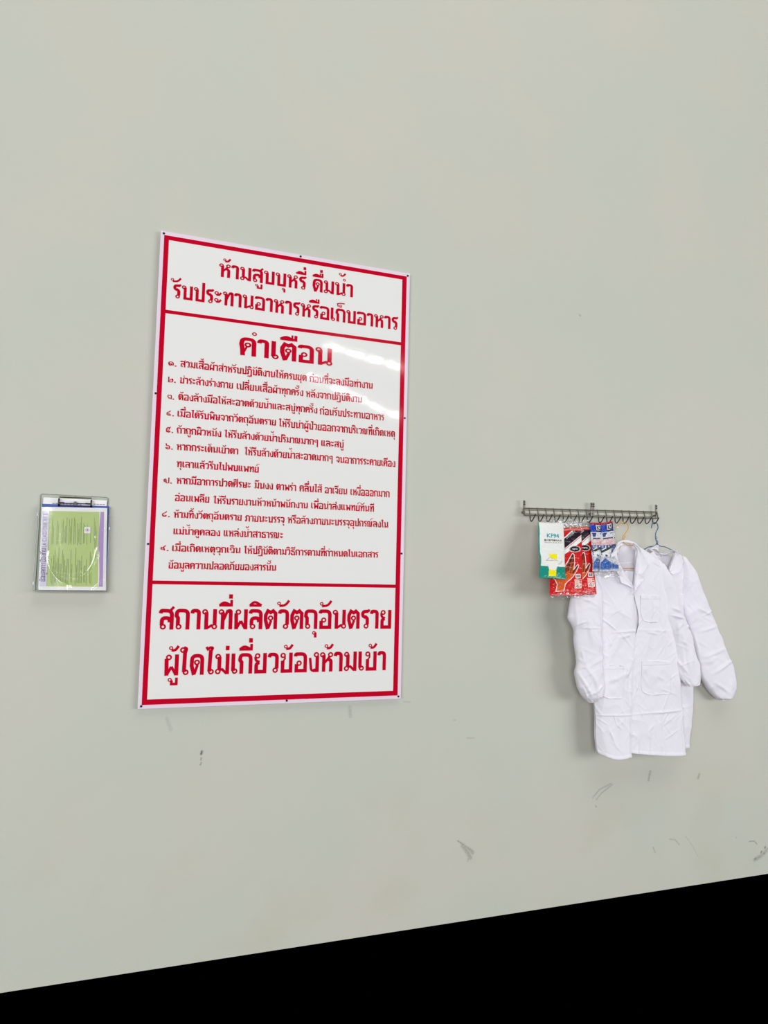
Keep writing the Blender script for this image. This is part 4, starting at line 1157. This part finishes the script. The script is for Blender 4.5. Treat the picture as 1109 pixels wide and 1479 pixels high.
# --- glove packets, right one first (it hangs behind)
def glove_paint(U, V):
    x = 300+U*500; y = 225+V*1055                      # artwork frame
    C = np.zeros(U.shape+(3,)); C[:] = lin((206, 22, 26))
    setc(C, y < 236, (190, 30, 34)); setc(C, (y > 236) & (y < 262), (222, 120, 112)); setc(C, (y > 262) & (y < 274), (150, 60, 58))
    setc(C, in_poly(x, y, [(636, 275), (800, 275), (800, 325), (300, 690), (300, 530)]), (34, 26, 40))
    d, _ = seg_dist(x, y, 636, 275, 300, 528); setc(C, d < 8, WH)
    setc(C, in_poly(x, y, [(800, 332), (800, 432), (300, 790), (300, 694)]), WH)
    d, _ = seg_dist(x, y, 800, 352, 300, 714); setc(C, d < 4, (150, 40, 50))
    # starburst
    ang = np.arctan2((y-560)/1.0, (x-668)/1.9); r = np.hypot((x-668)/1.9, y-560)
    star = 38+11*np.abs(((ang*18/(2*np.pi)) % 1)*2-1)
    setc(C, r < star+7, WH); setc(C, r < star, (26, 20, 26))
    for k in range(8):                                 # tiny white print, too small to read
        setc(C, (np.abs(x-628-k*11) < 4) & (np.abs(y-560) < 7+(k*5 % 4)) & (((y+k*3).astype(int) % 5) != 0), WH)
    # glove picture
    G = [(385, 1215), (405, 1110), (368, 1035), (300, 985), (330, 950), (440, 930), (480, 880), (545, 770), (590, 690), (628, 632), (650, 640), (662, 700), (664, 790), (652, 880), (700, 822), (722, 800), (738, 822), (700, 900), (640, 990), (560, 1060), (520, 1110), (505, 1215)]
    near = np.full(U.shape, 1e9)
    for a, b in zip(G, G[1:]+G[:1]):
        d, _ = seg_dist(x, y, *a, *b); near = np.minimum(near, d)
    ins = in_poly(x, y, G)
    setc(C, near < 6, WH)
    shade = np.clip((y-640)/420, 0, 1)
    g0, g1 = np.array(lin((92, 34, 20))), np.array(lin((226, 98, 34)))
    C[ins] = (g0[None]*(1-shade[ins][:, None])+g1[None]*shade[ins][:, None])
    for a, b, w in [((628, 650), (560, 900), 7), ((600, 720), (525, 930), 6), ((650, 720), (600, 930), 6), ((722, 815), (640, 930), 10), ((560, 800), (500, 930), 5)]:
        d, t = seg_dist(x, y, *a, *b); setc(C, (d < w) & ins, (74, 26, 18))
    for k in range(5):
        d, t = seg_dist(x, y, 520-k*16, 1000, 500-k*16, 1190); setc(C, (d < 3) & ins, (196, 76, 28))
    setc(C, ins & (near < 4), WH)
    # bar code and care label
    setc(C, (x > 682) & (x < 768) & (y > 945) & (y < 1012), WH)
    setc(C, (x > 694) & (x < 757) & (y > 957) & (y < 1000) & ((x*.9).astype(int) % 7 < 5), (72, 66, 70))
    setc(C, (x > 666) & (x < 782) & (y > 1033) & (y < 1168), (240, 206, 196))
    for k in range(5): setc(C, (x > 672) & (x < 735-(k % 2)*10) & (np.abs(y-1048-k*13) < 2.5), (214, 130, 120))
    setc(C, (x > 742) & (x < 776) & (y > 1040) & (y < 1062), (200, 60, 60)); setc(C, (x > 742) & (x < 776) & (y > 1072) & (y < 1092), (214, 84, 80))
    for a, b in [((680, 1150), (716, 1112)), ((716, 1112), (730, 1150)), ((742, 1150), (770, 1116)), ((690, 1130), (720, 1150))]:
        d, t = seg_dist(x, y, *a, *b); setc(C, d < 3.5, (70, 44, 50))
    for yy in (1188, 1200, 1215): setc(C, (x > 612) & (x < 792) & (np.abs(y-yy) < 2) & ((x*.13).astype(int) % 4 != 0), (238, 170, 160))
    return C
M_WINK = mat('white print ink', (232, 230, 230), .4); M_BINK = mat('black print ink', (34, 32, 40), .4)
def glove_packet(c, seed, label):
    t = empty('glove_packet', (c[2][0]-.08, c[2][1], c[2][2]), label, 'glove packet', 'red rubber glove packets on the rack')
    packet('sleeve_print', t, c, .007, glove_paint, seed, 170, 360, crinkle=.0013)['label'] = 'red printed bag with picture of an orange glove'
    packet_text(t, c, .007, seed, '고무장갑특대', .42, .78, .085, .125, M_WINK, rot=math.radians(34), aspect=1.85)
    TL, TR, BR, BL = c
    top = [(TL[0]+.010, TL[1]-.001, TL[2]+.040), (TR[0]-.004, TR[1]-.001, TR[2]+.034), (TR[0], TR[1], TR[2]-.004), (TL[0], TL[1], TL[2]-.004)]
    film('hanging_film', t, top, seed+3, M_FILM)['label'] = 'clear crumpled film tab'
    bot = [(BL[0]-.002, BL[1], BL[2]+.012), (BR[0]+.002, BR[1], BR[2]+.012), (BR[0]-.008, BR[1]+.004, BR[2]-.011), (BL[0]+.002, BL[1]+.004, BL[2]-.012)]
    film('bottom_film', t, bot, seed+5, M_FILM)['label'] = 'clear crumpled film seam'
    return t
glove_packet([(1.766, -.052, 1.686), (1.915, -.052, 1.694), (1.894, -.134, 1.392), (1.730, -.134, 1.390)], 2.0, 'red rubber glove packet on the right, mostly covered by the other glove packet')
glove_packet([(1.707, -.062, 1.680), (1.867, -.062, 1.686), (1.811, -.146, 1.385), (1.648, -.146, 1.383)], 5.0, 'red rubber glove packet on the left, just behind the mask packet')

# --- mask packet
def mask_paint(U, V):
    x = 110+U*388; y = 130+V*890
    C = np.zeros(U.shape+(3,)); C[:] = lin((232, 234, 230))
    setc(C, (x < 124) & (y < 840), (44, 150, 134))
    setc(C, (x > 124) & (x < 128) & (y < 840), (190, 224, 216))
    setc(C, y > 830, (10, 142, 124))
    setc(C, in_poly(x, y, [(244, 632), (362, 632), (366, 730), (246, 690)]), (244, 232, 8))
    setc(C, in_poly(x, y, [(238, 880), (350, 880), (346, 985), (236, 985)]), (240, 230, 10))
    Mk = [(200, 742), (250, 716), (300, 738), (384, 742), (384, 790), (356, 850), (352, 880), (300, 890), (238, 878), (232, 850), (208, 800)]
    ins = in_poly(x, y, Mk)
    setc(C, ins, (238, 236, 228))
    for a, b, w, cc in [((200, 742), (252, 690), 3, (150, 150, 140)), ((252, 690), (384, 744), 3, (176, 176, 160)), ((200, 742), (300, 738), 5, (170, 172, 166)), ((300, 738), (384, 742), 3, (190, 190, 184)),
                        ((385, 795), (448, 738), 3.5, (176, 178, 170)), ((448, 738), (440, 770), 3, (176, 178, 170)), ((440, 770), (388, 806), 3.5, (186, 188, 180)), ((216, 800), (240, 866), 2.5, (200, 200, 190)), ((366, 840), (350, 872), 2.5, (196, 200, 190))]:
        d, t = seg_dist(x, y, *a, *b); setc(C, d < w, cc)
    setc(C, (np.abs(y-792) < 4) & (x > 132) & (x < 200) & (x % 8 < 4), (212, 216, 210))
    return C
mc = [(1.629, -.078, 1.700), (1.758, -.078, 1.703), (1.716, -.160, 1.455), (1.586, -.160, 1.460)]
mk = empty('mask_packet', (1.66, -.15, 1.455), 'white and teal face mask packet with KF94 print, leftmost packet on the rack', 'mask packet')
packet('foil_bag', mk, mc, .010, mask_paint, 9.0, 150, 300, crinkle=.0011)['label'] = 'white foil bag with teal foot'
M_TEAL = mat('teal print ink', (40, 158, 168), .4)
packet_text(mk, mc, .010, 9.0, 'KF94', .29, .76, .200, .272, M_TEAL, crinkle=.0011, bolder=.006)
packet_text(mk, mc, .010, 9.0, '황사방역용마스크', .18, .86, .305, .338, M_BINK, crinkle=.0011, bolder=.003)
packet_text(mk, mc, .010, 9.0, '식약처 허가 보건용 마스크', .18, .86, .353, .376, mat('dull red ink', (150, 104, 108), .4), crinkle=.0011)
film('hanging_film', mk, [(1.665, -.060, 1.722), (1.735, -.060, 1.722), (1.756, -.078, 1.698), (1.632, -.078, 1.696)], 4.0, M_FILM)
vf = ([], []); tube(vf, [(1.668, -.056, 1.724), (1.690, -.064, 1.712), (1.720, -.064, 1.712), (1.742, -.056, 1.726)], .0012, 6)
obj('hang_loop', *vf, M_FILM, mk)

# --- blue packets
def blue_paint(U, V):
    C = np.zeros(U.shape+(3,)); C[:] = lin((206, 208, 216))
    setc(C, V < .045, (176, 28, 36))
    setc(C, (V >= .035) & (V < .20), (20, 26, 92))
    setc(C, (V >= .035) & (V < .20) & (U < .36), (24, 60, 172))
    setc(C, (V >= .05) & (V < .165) & (U > .44) & (U < .88), (224, 226, 230))
    setc(C, (V >= .20) & (V < .33), (212, 214, 222))
    setc(C, in_poly(U, V, [(.05, .215), (.42, .215), (.34, .26), (.30, .30), (.12, .30), (.1, .26)]), (60, 66, 120))
    n = vnoise(U*9, V*30)
    setc(C, (V > .225) & (V < .245) & (U > .65) & (U < .92), (130, 134, 156))
    setc(C, (V > .318) & (V < .345) & (U > .12), (54, 60, 72))
    setc(C, (V >= .345) & (V < .47), (216, 176, 182)); setc(C, (V >= .345) & (V < .47) & (n > .35), (226, 206, 208))
    setc(C, (V >= .47) & (V < .70), (58, 74, 118)); setc(C, (V >= .47) & (V < .70) & (vnoise(U*8+3, V*16) > .25), (128, 158, 206)); setc(C, (V >= .47) & (V < .70) & (vnoise(U*10+9, V*20) > .55), (222, 228, 236))
    mask = in_poly(U, V, [(.06, .56), (.20, .53), (.62, .53), (.62, .64), (.52, .70), (.36, .72), (.14, .70), (.08, .64)])
    setc(C, mask, (228, 230, 232))
    d, t = seg_dist(U, V*1.9, .06, .60*1.9, .58, .525*1.9); setc(C, d < .045, (34, 36, 46))
    setc(C, in_poly(U, V, [(.26, .66), (.34, .66), (.42, .69), (.30, .72)]), (70, 70, 110))
    setc(C, (V >= .70) & (V < .93), (178, 180, 192)); setc(C, (V >= .70) & (V < .93) & (vnoise(U*7+1, V*14+5) > .3), (206, 208, 216))
    setc(C, in_poly(U, V, [(.22, .735), (.30, .735), (.60, .835), (.98, .885), (.98, .945), (.02, .945), (.02, .83)]), (40, 96, 176))
    setc(C, (np.abs(V-.905) < .008) & (U > .1), (24, 58, 130))
    setc(C, (V > .945) & (V < .965), (120, 146, 196)); setc(C, V >= .965, (196, 196, 204))
    return C
M_NAVY = mat('navy ink', (30, 34, 60), .4)
def blue_packet(c, seed, label):
    t = empty('mask_packet', ((c[2][0]+c[3][0])/2, c[2][1], c[2][2]), label, 'mask packet', 'blue mask packets on the rack')
    packet('printed_bag', t, c, .006, blue_paint, seed, 120, 300, crinkle=.002)['label'] = 'blue, white and grey printed bag'
    packet_text(t, c, .006, seed, 'KS', .50, .84, .06, .15, M_NAVY, crinkle=.002, bolder=.012)
    TL, TR, BR, BL = c
    film('clear_wrap', t, [(TL[0]-.002, TL[1]-.010, TL[2]-.03), (TR[0]+.008, TR[1]-.010, TR[2]-.03), (BR[0]+.012, BR[1]-.008, BR[2]-.022), (BL[0]-.006, BL[1]-.008, BL[2]-.024)], seed+2, M_FILM, 60, 120, th=.006, crinkle=.0035)['label'] = 'shiny crumpled clear wrapper'
    return t
blue_packet([(1.914, -.054, 1.713), (1.978, -.054, 1.716), (1.975, -.128, 1.497), (1.878, -.128, 1.493)], 3.0, 'blue and white mask packet next to the gloves, its right half covered')
blue_packet([(1.973, -.060, 1.714), (2.033, -.060, 1.725), (2.008, -.140, 1.498), (1.905, -.140, 1.490)], 6.0, 'blue and white mask packet nearest the yellow hanger')
